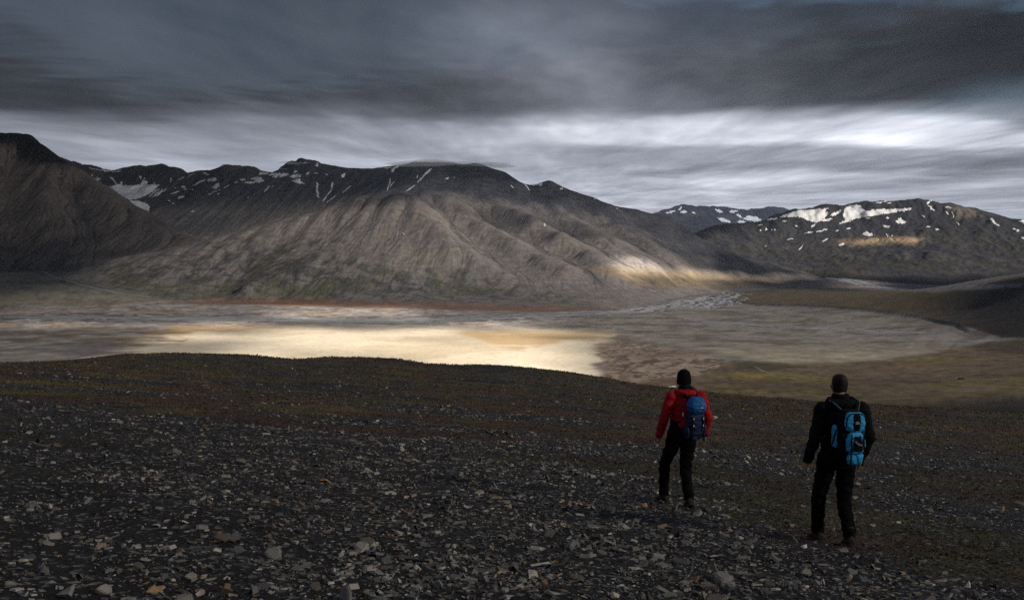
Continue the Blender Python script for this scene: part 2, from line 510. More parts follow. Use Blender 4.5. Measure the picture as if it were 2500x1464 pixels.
# --- the main mountain across the valley
def main_field():
    sk = L3([(740, 400, 9000), (830, 408, 8500), (900, 412, 8200), (960, 404, 8000), (1010, 394, 7950), (1090, 394, 7900), (1160, 396, 7850), (1230, 416, 7820),
             (1290, 456, 7800), (1340, 439, 7800), (1400, 467, 7800), (1500, 500, 7830), (1560, 512, 7870), (1610, 522, 7950), (1660, 546, 8000),
             (1710, 580, 8050), (1760, 602, 8080), (1820, 628, 8100), (1900, 648, 8150), (1975, 666, 8200)])
    ls = L3([(870, 477, 6980), (780, 508, 6950), (700, 530, 6920), (640, 545, 6900), (560, 570, 6880), (500, 585, 6850), (430, 600, 6800), (350, 618, 6750), (250, 638, 6700), (180, 655, 6650)])
    lines = [dens(sk), dens(ls)]
    lines += [back(dens(sk, 250), 600, -330), back(dens(ls[1:], 250), 350, -150)]
    base = on_floor([(560, 731), (700, 733), (800, 735), (1000, 746), (1250, 753), (1450, 758), (1540, 756), (1600, 745), (1645, 730), (1700, 716), (1800, 712), (1900, 708), (2010, 693)])
    lines.append(dens(base, 200))
    lines.append([b + np.array([0, -160, -16]) for b in dens(base, 300)])
    lines.append([b + np.array([0, -480, -90]) for b in dens(base, 300)])
    lines.append(L3([(180, 664, 6520), (300, 692, 6120), (380, 710, 5930), (450, 725, 5800)]))
    lines.append([p + np.array([-100, -300, -60]) for p in L3([(100, 664, 6500), (180, 664, 6520), (300, 692, 6120), (450, 725, 5800)])])
    for l in ([(850, 494, 6990), (900, 480, 6950), (960, 474, 6900), (1010, 478, 6900)],
              [(900, 472, 7350), (950, 468, 7350), (1000, 466, 7350), (1060, 466, 7300)],
              [(500, 640, 6380), (600, 640, 6330), (700, 640, 6270), (800, 640, 6240), (900, 640, 6210), (1000, 640, 6190)],
              [(600, 690, 5980), (700, 690, 5985), (800, 690, 5990), (1000, 692, 5990), (1200, 700, 5990)],
              [(700, 590, 6590), (800, 580, 6560), (900, 570, 6520), (1000, 565, 6510)],
              [(1010, 478, 6900), (1080, 540, 6590), (1150, 600, 6320), (1200, 640, 6170), (1230, 665, 6080)],
              [(1062, 500, 6960), (1112, 560, 6700), (1180, 622, 6430), (1240, 657, 6250), (1275, 674, 6130)],
              [(1100, 478, 7150), (1180, 540, 6780), (1260, 580, 6540), (1330, 620, 6330), (1390, 648, 6200)],
              [(1200, 548, 7000), (1290, 588, 6740), (1360, 622, 6510), (1415, 650, 6350)],
              [(1180, 490, 7300), (1300, 525, 6960), (1370, 560, 6720), (1440, 610, 6450), (1510, 655, 6280)],
              [(1290, 515, 7350), (1360, 550, 7080), (1440, 590, 6780), (1500, 628, 6570)],
              [(1330, 500, 7500), (1430, 545, 7170), (1500, 580, 6920), (1560, 620, 6680), (1610, 652, 6530)],
              [(1420, 535, 7530), (1520, 575, 7230), (1590, 614, 6980)],
              [(1450, 525, 7650), (1540, 562, 7360), (1620, 607, 7110), (1665, 642, 6930)],
              [(1560, 548, 7750), (1640, 590, 7500), (1700, 632, 7250)],
              [(1610, 524, 7950), (1650, 570, 7800), (1710, 620, 7650), (1800, 655, 7480)],
              [(1100, 430, 7740), (1150, 430, 7720), (1200, 440, 7690)],
              [(1050, 460, 7550), (1100, 465, 7420), (1160, 478, 7360), (1230, 490, 7420)],
              [(1350, 702, 5960), (1450, 705, 6000), (1500, 702, 6040), (1600, 692, 6330), (1700, 684, 6850), (1800, 683, 7450), (1900, 690, 7680)],
              [(1500, 680, 6150), (1600, 672, 6430), (1700, 664, 6980)]):
        q = dens(L3(l), 160)
        if l[0] in ((1062, 500, 6960), (1200, 548, 7000), (1290, 515, 7350), (1420, 535, 7530), (1560, 548, 7750)):
            q = [p + np.array([0, 0, -26.0 * math.sin(math.pi * min(1, (i + 0.6) / len(q)))]) for i, p in enumerate(q)]
        lines.append(q)
    pts = np.concatenate([np.array(l) for l in lines])
    f = field('main', pts, -3000, 2560, 5040, 8560, 8.0, 26000, 10, 8.0, 2.0, 75, 3, 0.2)
    X, Y, Z = f['X'], f['Y'], f['Z']
    px, py = to_px(X, Y, Z)
    sl, gx, gy = slope(f)
    cv = curv(Z, 14)
    n1 = fbm(X / 500, Y / 500, 5, 201); n2 = fbm(X / 120, Y / 120, 4, 202); n3 = fbm(X / 60, Y / 30, 3, 203)
    lf = np.log1p(f['flow'])
    lf = (lf - lf.mean()) / lf.std()
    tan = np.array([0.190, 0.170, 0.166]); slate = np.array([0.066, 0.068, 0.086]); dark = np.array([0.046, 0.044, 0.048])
    heath = np.array([0.072, 0.070, 0.042]); pale = np.array([0.25, 0.215, 0.18]); rust = np.array([0.17, 0.085, 0.05])
    col = np.broadcast_to(tan, X.shape + (3,)).copy()
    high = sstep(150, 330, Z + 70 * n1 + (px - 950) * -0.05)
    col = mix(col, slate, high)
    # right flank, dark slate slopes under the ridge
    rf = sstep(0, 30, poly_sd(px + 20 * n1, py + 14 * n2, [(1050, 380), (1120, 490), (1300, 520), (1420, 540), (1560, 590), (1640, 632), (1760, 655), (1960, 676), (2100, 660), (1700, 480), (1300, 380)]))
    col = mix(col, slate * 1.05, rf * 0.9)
    # dark broken ground with heath on the lower left apron
    low = sstep(-10, 60, poly_sd(px + 60 * n1, py + 30 * n2, [(100, 640), (500, 575), (700, 560), (1000, 640), (1180, 650), (1280, 690), (1500, 720), (1540, 770), (400, 770)]))
    blot = sstep(-0.25, 0.35, n2 + 0.5 * n1 + 0.25 * lf)
    col = mix(col, mix(np.broadcast_to(dark * 1.5, col.shape), np.broadcast_to(heath, col.shape), sstep(-0.3, 0.4, n3 + n1 - 0.1)), low * (0.25 + 0.65 * blot))
    rl = ridged(X / 190 + 0.5 * n1, Y / 120 + 0.5 * n2, 3, 231)
    lines_ = sstep(0.85, 1.35, rl)
    col = mix(col, dark * 0.9, low * 0.75 * lines_)
    col = mix(col, tan * 0.95, low * 0.65 * sstep(0.1, -0.5, rl) * sstep(0.1, -0.3, n2))
    green = low * sstep(660, 720, py) * sstep(0.1, 0.5, n1 + 0.6 * n3)
    col = mix(col, [0.078, 0.082, 0.048], green * 0.6)
    # darker in the hollows and gullies
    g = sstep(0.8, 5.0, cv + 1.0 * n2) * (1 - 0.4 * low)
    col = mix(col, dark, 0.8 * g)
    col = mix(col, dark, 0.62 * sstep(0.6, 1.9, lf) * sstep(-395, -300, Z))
    col = mix(col, pale, 0.45 * sstep(0.15, 0.6, n1 - n2) * (1 - high) * (1 - rf) * (1 - low))
    rill = f['rill']
    col = mix(col, dark * 0.8, 0.62 * sstep(0.7, 2.2, rill) * sstep(-400, -330, Z))
    col *= (1 + 0.14 * sstep(0, -1.2, rill))[..., None]
    # rusty strip along the foot
    rs = sstep(-8, 10, poly_sd(px + 25 * n1, py + 6 * n2, [(480, 724), (800, 729), (1100, 738), (1400, 748), (1540, 750), (1530, 760), (1000, 748), (480, 736)]))
    col = mix(col, rust, 0.7 * rs)
    fan = sstep(-6, 18, poly_sd(px + 20 * n1, py + 8 * n2, [(1420, 640), (1500, 650), (1700, 658), (2000, 688), (1900, 702), (1700, 708), (1560, 700), (1450, 670)]))
    col = mix(col, np.array([0.27, 0.205, 0.135]) , fan * 0.9)
    col = mix(col, np.array([0.13, 0.115, 0.085]), fan * 0.6 * sstep(0.05, 0.5, fbm(X / 500, Y / 150, 4, 210)))
    # bedding bands on the cliffs below the summit
    band = 0.5 + 0.5 * np.sin(2 * np.pi * Z / 43 + 5 * n1 + 2 * n2)
    col *= (1 - 0.35 * band * sstep(0.45, 0.8, sl) * rf * sstep(200, 350, Z))[..., None]
    col *= np.clip(1 + 0.22 * n3 + 0.18 * n2, 0.4, 1.7)[..., None]
    keep = Z > FLOOR - 25
    V = np.stack([X, Y, Z], -1).reshape(-1, 3)
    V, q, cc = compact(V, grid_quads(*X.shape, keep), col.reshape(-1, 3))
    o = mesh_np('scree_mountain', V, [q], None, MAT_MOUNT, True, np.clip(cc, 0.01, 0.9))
    tag(o, 'long brown scree mountain with gullied spurs across the river flat', None, None, 'structure')
    return o

def left_field():
    sk = L3([(-260, 320, 8400), (-100, 320, 8300), (0, 322, 8250), (68, 322, 8200), (100, 346, 8100), (150, 382, 8000), (165, 396, 7960), (230, 432, 7800), (300, 475, 7650), (365, 515, 7500), (430, 555, 7300), (490, 582, 7100)])
    lines = [dens(sk), back(dens(sk, 250), 500, -330)]
    base = L3([(540, 598, 6980), (490, 594, 6930), (400, 613, 6830), (300, 633, 6760), (200, 651, 6700), (100, 659, 6660), (0, 662, 6640), (-150, 667, 6600), (-260, 670, 6600)])
    lines += [dens(base, 200), [b + np.array([0, -250, -90]) for b in dens(base, 300)]]
    for l in ([(60, 345, 8120), (120, 420, 7700), (100, 500, 7280), (140, 590, 6940)],
              [(150, 410, 7800), (185, 460, 7640), (205, 510, 7430), (228, 560, 7220), (245, 600, 7020)],
              [(165, 400, 7900), (250, 490, 7480), (300, 560, 7130), (350, 605, 6900)],
              [(20, 420, 7800), (20, 520, 7300), (40, 600, 6960)],
              [(-150, 450, 7600), (-150, 560, 7100)],
              [(70, 560, 7110), (75, 620, 6840)]):
        lines.append(dens(L3(l), 160))
    pts = np.concatenate([np.array(l) for l in lines])
    f = field('left', pts, -5100, -1950, 6350, 8600, 9.0, 12000, 10, 16.0, 4.0, 75, 5, 0.4)
    X, Y, Z = f['X'], f['Y'], f['Z']
    px, py = to_px(X, Y, Z)
    cv = curv(Z, 12)
    lf = np.log1p(f['flow']); lf = (lf - lf.mean()) / lf.std()
    n1 = fbm(X / 500, Y / 500, 5, 301); n2 = fbm(X / 120, Y / 120, 4, 302)
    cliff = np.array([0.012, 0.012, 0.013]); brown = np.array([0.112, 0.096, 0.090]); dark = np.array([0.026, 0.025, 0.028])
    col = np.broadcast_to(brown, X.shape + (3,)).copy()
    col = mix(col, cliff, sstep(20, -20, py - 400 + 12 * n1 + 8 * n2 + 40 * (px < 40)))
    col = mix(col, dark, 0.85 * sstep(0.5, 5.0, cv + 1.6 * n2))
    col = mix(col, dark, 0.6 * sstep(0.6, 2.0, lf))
    col = mix(col, dark, 0.75 * sstep(-15, 15, poly_sd(px + 10 * n2, py + 10 * n1, [(170, 450), (200, 470), (235, 560), (270, 620), (225, 580), (195, 530)])))
    col = mix(col, dark * 0.7, 0.65 * sstep(0.6, 2.0, f['rill'])); col *= (1 + 0.25 * sstep(0, -1.2, f['rill']))[..., None]
    low = sstep(560, 640, py + 20 * n1) * sstep(300, 120, px)
    col = mix(col, dark * 1.1, low * 0.7 * sstep(-0.1, 0.3, n2 + 0.3 * n1))
    col *= (1 + 0.15 * n2)[..., None]
    V = np.stack([X, Y, Z], -1).reshape(-1, 3)
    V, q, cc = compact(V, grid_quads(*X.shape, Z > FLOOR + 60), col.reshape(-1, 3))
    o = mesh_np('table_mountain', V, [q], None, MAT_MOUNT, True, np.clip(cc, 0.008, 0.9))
    tag(o, 'dark flat-topped mountain with steep gullied slopes beside the side valley', None, None, 'structure')
    return o

def back_field():
    sk = L3([(60, 380, 12700), (150, 390, 12600), (190, 398, 12500), (225, 412, 12300), (270, 413, 12000), (300, 414, 11800), (330, 404, 11700), (400, 399, 11600), (432, 410, 11500),
             (470, 423, 11200), (500, 418, 10800), (545, 403, 10500), (610, 403, 10400), (642, 416, 10200), (672, 415, 10000), (700, 397, 9800), (730, 388, 9700), (770, 391, 9600), (802, 406, 9400), (850, 413, 9000), (900, 414, 8800)])
    lines = [dens(sk, 160), back(dens(sk, 300), 700, -350)]
    for l in ([(250, 452, 11350), (300, 452, 11200), (390, 451, 11000)], [(270, 470, 10900), (320, 478, 10750), (370, 470, 10750)],
              [(310, 487, 10500), (340, 500, 10250), (362, 515, 10050)], [(385, 530, 9700), (420, 550, 9300), (460, 568, 8950), (500, 580, 8600), (540, 592, 8200), (600, 600, 7900)],
              [(190, 440, 11400), (240, 480, 10600), (300, 520, 10000), (380, 560, 9200), (440, 590, 8500)],
              [(400, 478, 10500), (450, 475, 10350), (550, 465, 10050), (650, 455, 9650), (720, 455, 9300)],
              [(400, 500, 10250), (470, 505, 10000), (560, 505, 9600), (640, 500, 9250)],
              [(470, 540, 9500), (560, 548, 9000), (650, 550, 8600)],
              [(780, 430, 9100), (760, 470, 8800), (720, 510, 8500), (680, 545, 8200)],
              [(800, 470, 8800), (800, 505, 8450)], [(850, 450, 8700), (880, 470, 8400)],
              [(580, 430, 10150), (590, 450, 9950)], [(680, 430, 9700)]):
        lines.append(dens(L3(l), 200) if len(l) > 1 else L3(l))
    pts = np.concatenate([np.array(l) for l in lines])
    f = field('back', pts, -6000, -1000, 7900, 12900, 15.0, 9000, 10, 26.0, 12.0, 60, 9, 0.8)
    X, Y, Z = f['X'], f['Y'], f['Z']
    px, py = to_px(X, Y, Z)
    cv = curv(Z, 9); n1 = fbm(X / 600, Y / 600, 5, 401); n2 = fbm(X / 150, Y / 150, 4, 402)
    lf = np.log1p(f['flow']); lf = (lf - lf.mean()) / lf.std()
    slate = np.array([0.066, 0.063, 0.074]); dark = np.array([0.034, 0.034, 0.042]); brown = np.array([0.11, 0.092, 0.085])
    col = np.broadcast_to(slate, X.shape + (3,)).copy()
    col = mix(col, brown, 0.8 * sstep(-0.1, 0.5, n1 + 0.4 * n2))
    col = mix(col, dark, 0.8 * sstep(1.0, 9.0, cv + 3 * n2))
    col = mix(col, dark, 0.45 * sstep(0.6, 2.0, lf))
    V = np.stack([X, Y, Z], -1).reshape(-1, 3)
    col = mix(col, dark * 0.7, 0.6 * sstep(0.6, 2.0, f['rill'])); col *= (1 + 0.2 * sstep(0, -1.2, f['rill']))[..., None]
    vis = (px > -60) & (px < 1050)
    V, q, cc = compact(V, grid_quads(*X.shape, vis & (Z > FLOOR)), col.reshape(-1, 3))
    o = mesh_np('glacier_ridge', V, [q], None, MAT_MOUNT, True, np.clip(cc, 0.01, 0.9))
    tag(o, 'slate ridge with snow streaks and a small glacier at the head of the side valley', None, None, 'structure')
    return o

def right_field():
    sk = L3([(1640, 580, 9600), (1700, 566, 9800), (1760, 553, 10000), (1850, 540, 10200), (1905, 526, 10300), (1935, 512, 10400), (1990, 503, 10500), (2060, 500, 10500), (2140, 494, 10500), (2200, 488, 10500),
             (2270, 486, 10500), (2320, 495, 10400), (2380, 508, 10300), (2422, 516, 10200), (2452, 532, 10150), (2500, 536, 10100), (2600, 545, 10000), (2750, 560, 9900)])
    lines = [dens(sk, 160), back(dens(sk, 300), 900, -260)]
    base = L3([(1700, 590, 9350), (1760, 606, 9200), (1850, 632, 8900), (1940, 654, 8650), (1960, 664, 8420), (2050, 672, 8220), (2200, 687, 7980), (2300, 694, 7880), (2400, 694, 7850), (2500, 690, 7850), (2650, 690, 7800)])
    lines += [dens(base, 200), [b + np.array([0, -250, -50]) for b in dens(base, 300)]]
    for l in ([(1800, 580, 9750), (1900, 572, 9850), (2000, 566, 9900), (2150, 555, 9950), (2300, 560, 9700), (2430, 570, 9600)],
              [(1900, 540, 10150), (2000, 530, 10250), (2150, 525, 10250), (2300, 525, 10150)],
              [(1850, 605, 9350), (1950, 606, 9350), (2040, 598, 9450), (2240, 592, 9350), (2300, 600, 9150)],
              [(1950, 635, 8950), (2050, 628, 8950), (2150, 615, 9000), (2200, 632, 8700), (2250, 660, 8350)],
              [(2120, 620, 9020), (2130, 650, 8600)], [(2300, 600, 9150), (2380, 640, 8600), (2440, 675, 8150)],
              [(2330, 590, 9350), (2420, 620, 8950), (2500, 650, 8500)], [(2400, 560, 9600), (2470, 590, 9300), (2560, 620, 8900)],
              [(2060, 650, 8560), (2200, 668, 8250), (2330, 676, 8120)]):
        lines.append(dens(L3(l), 200))
    pts = np.concatenate([np.array(l) for l in lines])
    f = field('right', pts, 1500, 6400, 7500, 11000, 13.0, 12000, 11, 26.0, 10.0, 65, 13, 0.6)
    X, Y, Z = f['X'], f['Y'], f['Z']
    px, py = to_px(X, Y, Z)
    cv = curv(Z, 9); n1 = fbm(X / 700, Y / 700, 5, 501); n2 = fbm(X / 170, Y / 170, 4, 502)
    lf = np.log1p(f['flow']); lf = (lf - lf.mean()) / lf.std()
    slate = np.array([0.040, 0.040, 0.050]); dark = np.array([0.024, 0.025, 0.031]); brown = np.array([0.078, 0.069, 0.063]); heath = np.array([0.050, 0.049, 0.036])
    col = np.broadcast_to(slate, X.shape + (3,)).copy()
    mid = sstep(540, 590, py + 18 * n1)
    col = mix(col, mix(np.broadcast_to(brown, col.shape), np.broadcast_to(heath, col.shape), sstep(-0.1, 0.4, n1)), 0.8 * mid * sstep(-0.4, 0.4, n2 + 0.5 * n1))
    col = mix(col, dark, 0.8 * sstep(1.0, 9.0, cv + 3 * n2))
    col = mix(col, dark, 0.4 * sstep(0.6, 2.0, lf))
    col = mix(col, [0.25, 0.18, 0.12], 0.85 * sstep(-4, 10, poly_sd(px + 12 * n2, py + 6 * n1, [(2030, 584), (2180, 578), (2260, 580), (2240, 598), (2080, 602)])))  # sunlit patch painted into the rock colour
    col = mix(col, [0.20, 0.17, 0.14], 0.6 * sstep(-4, 10, poly_sd(px + 12 * n2, py + 6 * n1, [(2300, 500), (2380, 508), (2400, 530), (2330, 540)])))  # second sunlit patch, also put into the colour
    V = np.stack([X, Y, Z], -1).reshape(-1, 3)
    col = mix(col, dark * 0.7, 0.6 * sstep(0.6, 2.0, f['rill'])); col *= (1 + 0.25 * sstep(0, -1.2, f['rill']))[..., None]
    vis = (px > 1600) & (px < 2750)
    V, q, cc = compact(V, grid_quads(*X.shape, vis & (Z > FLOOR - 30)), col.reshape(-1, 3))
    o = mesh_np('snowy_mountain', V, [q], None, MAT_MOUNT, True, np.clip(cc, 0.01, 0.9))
    tag(o, 'broad rounded mountain with large snowfields near its top beyond the upper valley', None, None, 'structure')
    return o

def far_field():
    sk = L3([(1480, 545, 15200), (1560, 530, 15100), (1600, 521, 15000), (1640, 510, 15000), (1670, 501, 15000), (1740, 505, 15000), (1785, 514, 14800), (1830, 508, 15000), (1880, 503, 15000), (1910, 507, 15000), (1940, 520, 15000), (2000, 535, 15000), (2100, 550, 15000)])
    lines = [dens(sk, 250), back(dens(sk, 400), 1000, -300)]
    for l in ([(1560, 580, 13000), (1650, 585, 13000), (1750, 585, 13000), (1850, 585, 13000), (2000, 590, 13000), (2100, 590, 13000)],
              [(1640, 545, 14200), (1700, 550, 14000), (1760, 560, 13600)], [(1800, 530, 14500), (1850, 535, 14300), (1900, 530, 14500)]):
        lines.append(dens(L3(l), 250))
    pts = np.concatenate([np.array(l) for l in lines])
    f = field('far', pts, 1300, 5000, 12500, 15700, 20.0, 4000, 8, 30.0, 16.0, 50, 17, 3.0)
    X, Y, Z = f['X'], f['Y'], f['Z']
    cv = curv(Z, 7); n1 = fbm(X / 600, Y / 600, 5, 601); n2 = fbm(X / 160, Y / 160, 4, 602)
    col = np.broadcast_to(np.array([0.060, 0.064, 0.086]), X.shape + (3,)).copy()
    col = mix(col, [0.045, 0.047, 0.06], 0.7 * sstep(0, 10, cv + 4 * n2))
    col = mix(col, [0.11, 0.10, 0.10], 0.6 * sstep(0, 0.5, n1))
    V = np.stack([X, Y, Z], -1).reshape(-1, 3)
    V, q, cc = compact(V, grid_quads(*X.shape, Z > FLOOR + 100), col.reshape(-1, 3))
    o = mesh_np('far_mountain', V, [q], None, MAT_MOUNT, True, np.clip(cc, 0.01, 0.9))
    tag(o, 'distant bluish mountain with snow patches behind the long scree mountain', None, None, 'structure')
    return o

MAT_MOUNT = mat_attr('mountain_rock', 0.95, 0.1, 0.035, 0.22, 0.5, 3.0)
mt_main = main_field()
mt_left = left_field()
mt_back = back_field()
mt_right = right_field()
mt_far = far_field()

# ------------------------------------------------------------------ valley floor and the slope below us
def fg_plane(X, Y):
    d2 = X * X + Y * Y
    d = np.sqrt(d2)
    q = 1.7 / 170.0 ** 2
    z = -(0.131 * Y + 0.07 * X) - q * np.minimum(d2, 230.0 ** 2)
    far = np.maximum(d - 230.0, 0)
    z = z - far * (2 * q * 230.0) - 0.00013 * np.minimum(far, 400) ** 2
    return z

def floor_build():
    pts = []
    for t in (-0.8, -0.5, -0.25, 0, 0.25, 0.5, 0.8):
        for Y, z in ((1500, -285), (2050, -380), (2350, -FLOOR * -1), (2900, FLOOR), (3400, FLOOR), (4000, FLOOR), (4700, FLOOR), (5400, FLOOR)):
            if t > 0.45 and Y > 2000: continue
            pts.append([t * Y, Y, z])
    for Y in (6000, 6800, 7600):
        for t in (0.0, 0.12, 0.25): pts.append([t * Y, Y, FLOOR])
    pts += list(on_floor([(1650, 730), (1750, 722), (1900, 716), (2100, 712), (2250, 710), (2350, 712)], FLOOR))
    pts += L3([(2000, 672, 8350), (2100, 680, 8080), (2200, 691, 7900), (1950, 660, 8700), (1900, 645, 9000), (2300, 700, 7700), (2450, 705, 7500), (2600, 705, 7500)])
    pts += L3([(2500, 680, 4300), (2400, 708, 4450), (2300, 722, 4600), (2200, 733, 4800), (2100, 738, 5050), (2000, 738, 5400), (2500, 720, 4000), (2500, 780, 3700), (2500, 832, 3450),
               (2400, 762, 4200), (2300, 768, 4350), (2600, 660, 4200), (2750, 640, 4100), (2650, 760, 3600), (2650, 850, 3000), (2500, 880, 2900), (2600, 940, 2400), (2450, 950, 2430), (2700, 950, 2200)])
    pts += [p + np.array([0, 900, -95]) for p in L3([(2500, 680, 4300), (2600, 660, 4200), (2750, 640, 4100)])]
    pts += L3([(0, 700, 5950), (0, 665, 6600), (-150, 668, 6600), (100, 662, 6600), (100, 690, 6100), (200, 700, 6000), (120, 720, 5750), (300, 718, 5720), (200, 690, 6200), (-200, 700, 5950), (150, 664, 6560), (400, 728, 5640)])
    pts += list(on_floor([(0, 748), (200, 745), (430, 738), (-200, 748), (500, 733), (800, 738), (1100, 752), (1400, 762)], FLOOR))
    us = np.concatenate([np.linspace(-0.80, -0.56, 50)[:-1], np.linspace(-0.56, 0.56, 560), np.linspace(0.56, 0.80, 50)[1:]])
    py = np.concatenate([np.linspace(645, 690, 26)[:-1], np.linspace(690, 1010, 250)])
    vv = (CY - py) / F
    dep = (sT - vv * cT) / (cT + vv * sT)
    Ys = np.concatenate([[9400, 9000, 8600], (-FLOOR + EYE) / dep])
    Ys = Ys[Ys < 9500]
    Ys = np.concatenate([Ys, np.linspace(Ys[-1] - 90, 150, 34)])
    U, Yg = np.meshgrid(us, Ys)
    X = U * Yg; Y = Yg
    Z = rbf_eval(pts, X, Y, 120.0, 3.0)
    near = sstep(2300, 1500, Y)
    hs = fg_plane(X, Y) - 4.0
    Z = Z * (1 - near) + np.minimum(Z * near + (1 - near) * 0, 0) * 1.0
    # our own hillside below the crest
    zz = np.where(Y < 1500, np.interp(Y, [150, 260, 1500], [0, 0, 1]), 1)
    z15 = -285.0
    hill = np.interp(Y.ravel(), [150, 260, 600, 1500], [-34, -52, -118, -285]).reshape(Y.shape) - 0.07 * X * sstep(1500, 300, Y)
    Z = np.where(Y < 1500, hill, Z)
    n1 = fbm(X / 900, Y / 900, 5, 701); n2 = fbm(X / 220, Y / 220, 5, 702); n3 = fbm(X / 70, Y / 70, 4, 703)
    px, pyy = to_px(X, Y, Z)
    wx, wy = px + 26 * n2 + 20 * n1, pyy + 5.0 * n2 + 4 * n1
    def reg(poly, w=8, ax=1.0, ay=1.0):
        return sstep(-w, w, poly_sd(px + ax * (26 * n2 + 20 * n1), pyy + ay * (4 * n2 + 3 * n1), poly))
    # raised tundra terrace on the right with a cut bank
    terr = sstep(-2, 2, poly_sd(px + 8 * n2, pyy + 1.5 * n2, [(1735, 722), (1760, 733), (1850, 746), (2000, 750), (2100, 757), (2250, 778), (2340, 797), (2360, 810), (2440, 828), (2330, 838), (2332, 850), (2290, 868), (2180, 878), (2000, 888), (1900, 886), (1800, 876), (1760, 890), (1900, 1100), (2900, 1100), (2900, 640), (2000, 640), (1950, 700)]))
    Z = Z + 5.0 * terr * sstep(850, 790, pyy) + 1.5 * terr
    gw = np.array([0.26, 0.24, 0.22])
    streak = fbm(X / 260, Y / 150, 6, 720, 0.6); st2 = fbm(X / 90, Y / 70, 5, 721, 0.6); n4 = fbm(X / 26, Y / 40, 4, 704, 0.65)
    bw = 0.9 * fbm(X / 700, Y / 260, 3, 731)
    br = 1 - np.minimum(np.abs(noise(X / 620 + bw, Y / 75 + 3 * bw, 732)) * 5.5, 1)
    br2 = 1 - np.minimum(np.abs(noise(X / 380 - bw + 7, Y / 48 + 2.4 * bw, 733)) * 5.0, 1)
    br = sstep(0.25, 0.8, br); br2 = sstep(0.3, 0.85, br2)
    grey = np.array([0.20, 0.185, 0.165]); pale = np.array([0.49, 0.43, 0.34]); brown = np.array([0.155, 0.105, 0.070]); dark = np.array([0.075, 0.072, 0.080])
    ochre = np.array([0.34, 0.235, 0.125]); olive = np.array([0.115, 0.100, 0.035]); rust = np.array([0.17, 0.088, 0.055]); lav = np.array([0.27, 0.245, 0.25])
    col = mix(np.broadcast_to(grey, X.shape + (3,)), brown, 0.75 * sstep(-0.1, 0.6, streak + 0.4 * n1))
    col = mix(col, lav, 0.4 * sstep(0.2, 0.6, st2))
    # grey outwash fan on the right
    fanr = reg([(1500, 765), (1600, 740), (1720, 735), (1850, 748), (2100, 760), (2350, 815), (2450, 828), (2330, 850), (2180, 878), (1900, 888), (1700, 850), (1500, 820), (1300, 800)], 8, .5, .5)
    cf = mix(np.broadcast_to(np.array([0.255, 0.232, 0.200]), col.shape), [0.150, 0.124, 0.104], sstep(-0.1, 0.5, streak + 0.35 * st2))
    cf = mix(cf, [0.25, 0.235, 0.205], 0.55 * br2); cf = mix(cf, [0.09, 0.078, 0.066], 0.55 * br * sstep(-0.3, 0.3, n1))
    col = mix(col, cf, fanr)
    col = mix(col, [0.34, 0.30, 0.215], 0.9 * fanr * sstep(838, 872, pyy + 8 * n1))
    # pale flats under the mountain, dark wet channels
    up = reg([(-100, 752), (430, 740), (900, 742), (1300, 765), (1500, 762), (1300, 800), (800, 800), (300, 805), (-100, 800)], 5)
    cu = mix(np.broadcast_to(lav * 1.02, col.shape), [0.30, 0.25, 0.205], sstep(-0.2, 0.3, streak))
    cu = mix(cu, brown * 1.1, 0.6 * sstep(0.15, 0.5, streak - st2 * 0.4))
    cu = mix(cu, [0.42, 0.39, 0.37], 0.7 * br); cu = mix(cu, dark * 1.4, 0.7 * br2)
    col = mix(col, cu, up)
    wet = reg([(-100, 768), (250, 762), (500, 768), (800, 772), (1100, 768), (1300, 762), (1530, 752), (1640, 735), (1740, 716), (1800, 716), (1720, 745), (1560, 765), (1300, 785), (1000, 796), (700, 792), (400, 784), (200, 790), (-100, 786)], 5, .6, .8)
    col = mix(col, dark * 1.25, wet * sstep(-0.25, 0.25, st2 + 0.6 * streak + 0.12))
    col = mix(col, [0.40, 0.39, 0.39], 0.75 * wet * br)
    rs = reg([(480, 728), (800, 733), (1100, 744), (1400, 754), (1540, 754), (1400, 764), (1000, 754), (600, 744), (440, 738)], 3, .6, .5)
    col = mix(col, rust, rs * 0.9)
    # near sand flat, pale, with ochre moss mats
    sand = reg([(430, 805), (800, 797), (1100, 797), (1300, 802), (1500, 815), (1480, 850), (1440, 890), (1500, 960), (1200, 1000), (400, 1000), (200, 870), (330, 840)], 14)
    col = mix(col, pale, sand)
    col = mix(col, [0.30, 0.235, 0.16], 0.55 * sand * sstep(0.40, 0.8, n4 * 0.7 + 0.5 * n3))
    col = mix(col, [0.40, 0.33, 0.235], 0.6 * sand * sstep(0.1, 0.6, n1 + 0.5 * n2)); col = mix(col, [0.60, 0.54, 0.44], 0.6 * sand * sstep(0.1, 0.6, -n1 + 0.4 * n2)); col = mix(col, [0.33, 0.27, 0.20], 0.5 * sand * br2 * sstep(-0.2, 0.3, n2))
    veg = reg([(1140, 815), (1230, 806), (1340, 812), (1500, 812), (1480, 834), (1420, 838), (1350, 845), (1290, 862), (1240, 850)], 8) * sstep(-0.55, 0.1, n2 + 0.2)
    veg = np.maximum(veg, reg([(340, 808), (450, 795), (640, 797), (700, 801), (520, 805), (420, 818)], 6))
    col = mix(col, ochre, 0.85 * veg)
    col = mix(col, brown * 0.75, 0.8 * reg([(60, 805), (350, 800), (480, 812), (430, 835), (320, 845), (150, 840), (0, 830)], 8) * sstep(-0.5, 0.2, streak))
    col = mix(col, dark * 1.3, 0.6 * reg([(-100, 800), (200, 808), (330, 850), (200, 900), (-100, 900)], 12) * sstep(-0.3, 0.3, streak))
    # brown ground with a net of small dry channels
    net = reg([(1440, 850), (1500, 828), (1600, 840), (1700, 860), (1790, 885), (1760, 915), (1640, 945), (1480, 960), (1470, 900)], 10)
    rg = ridged(X / 75 + 0.6 * n3, Y / 150 + 0.6 * n3, 3, 741)
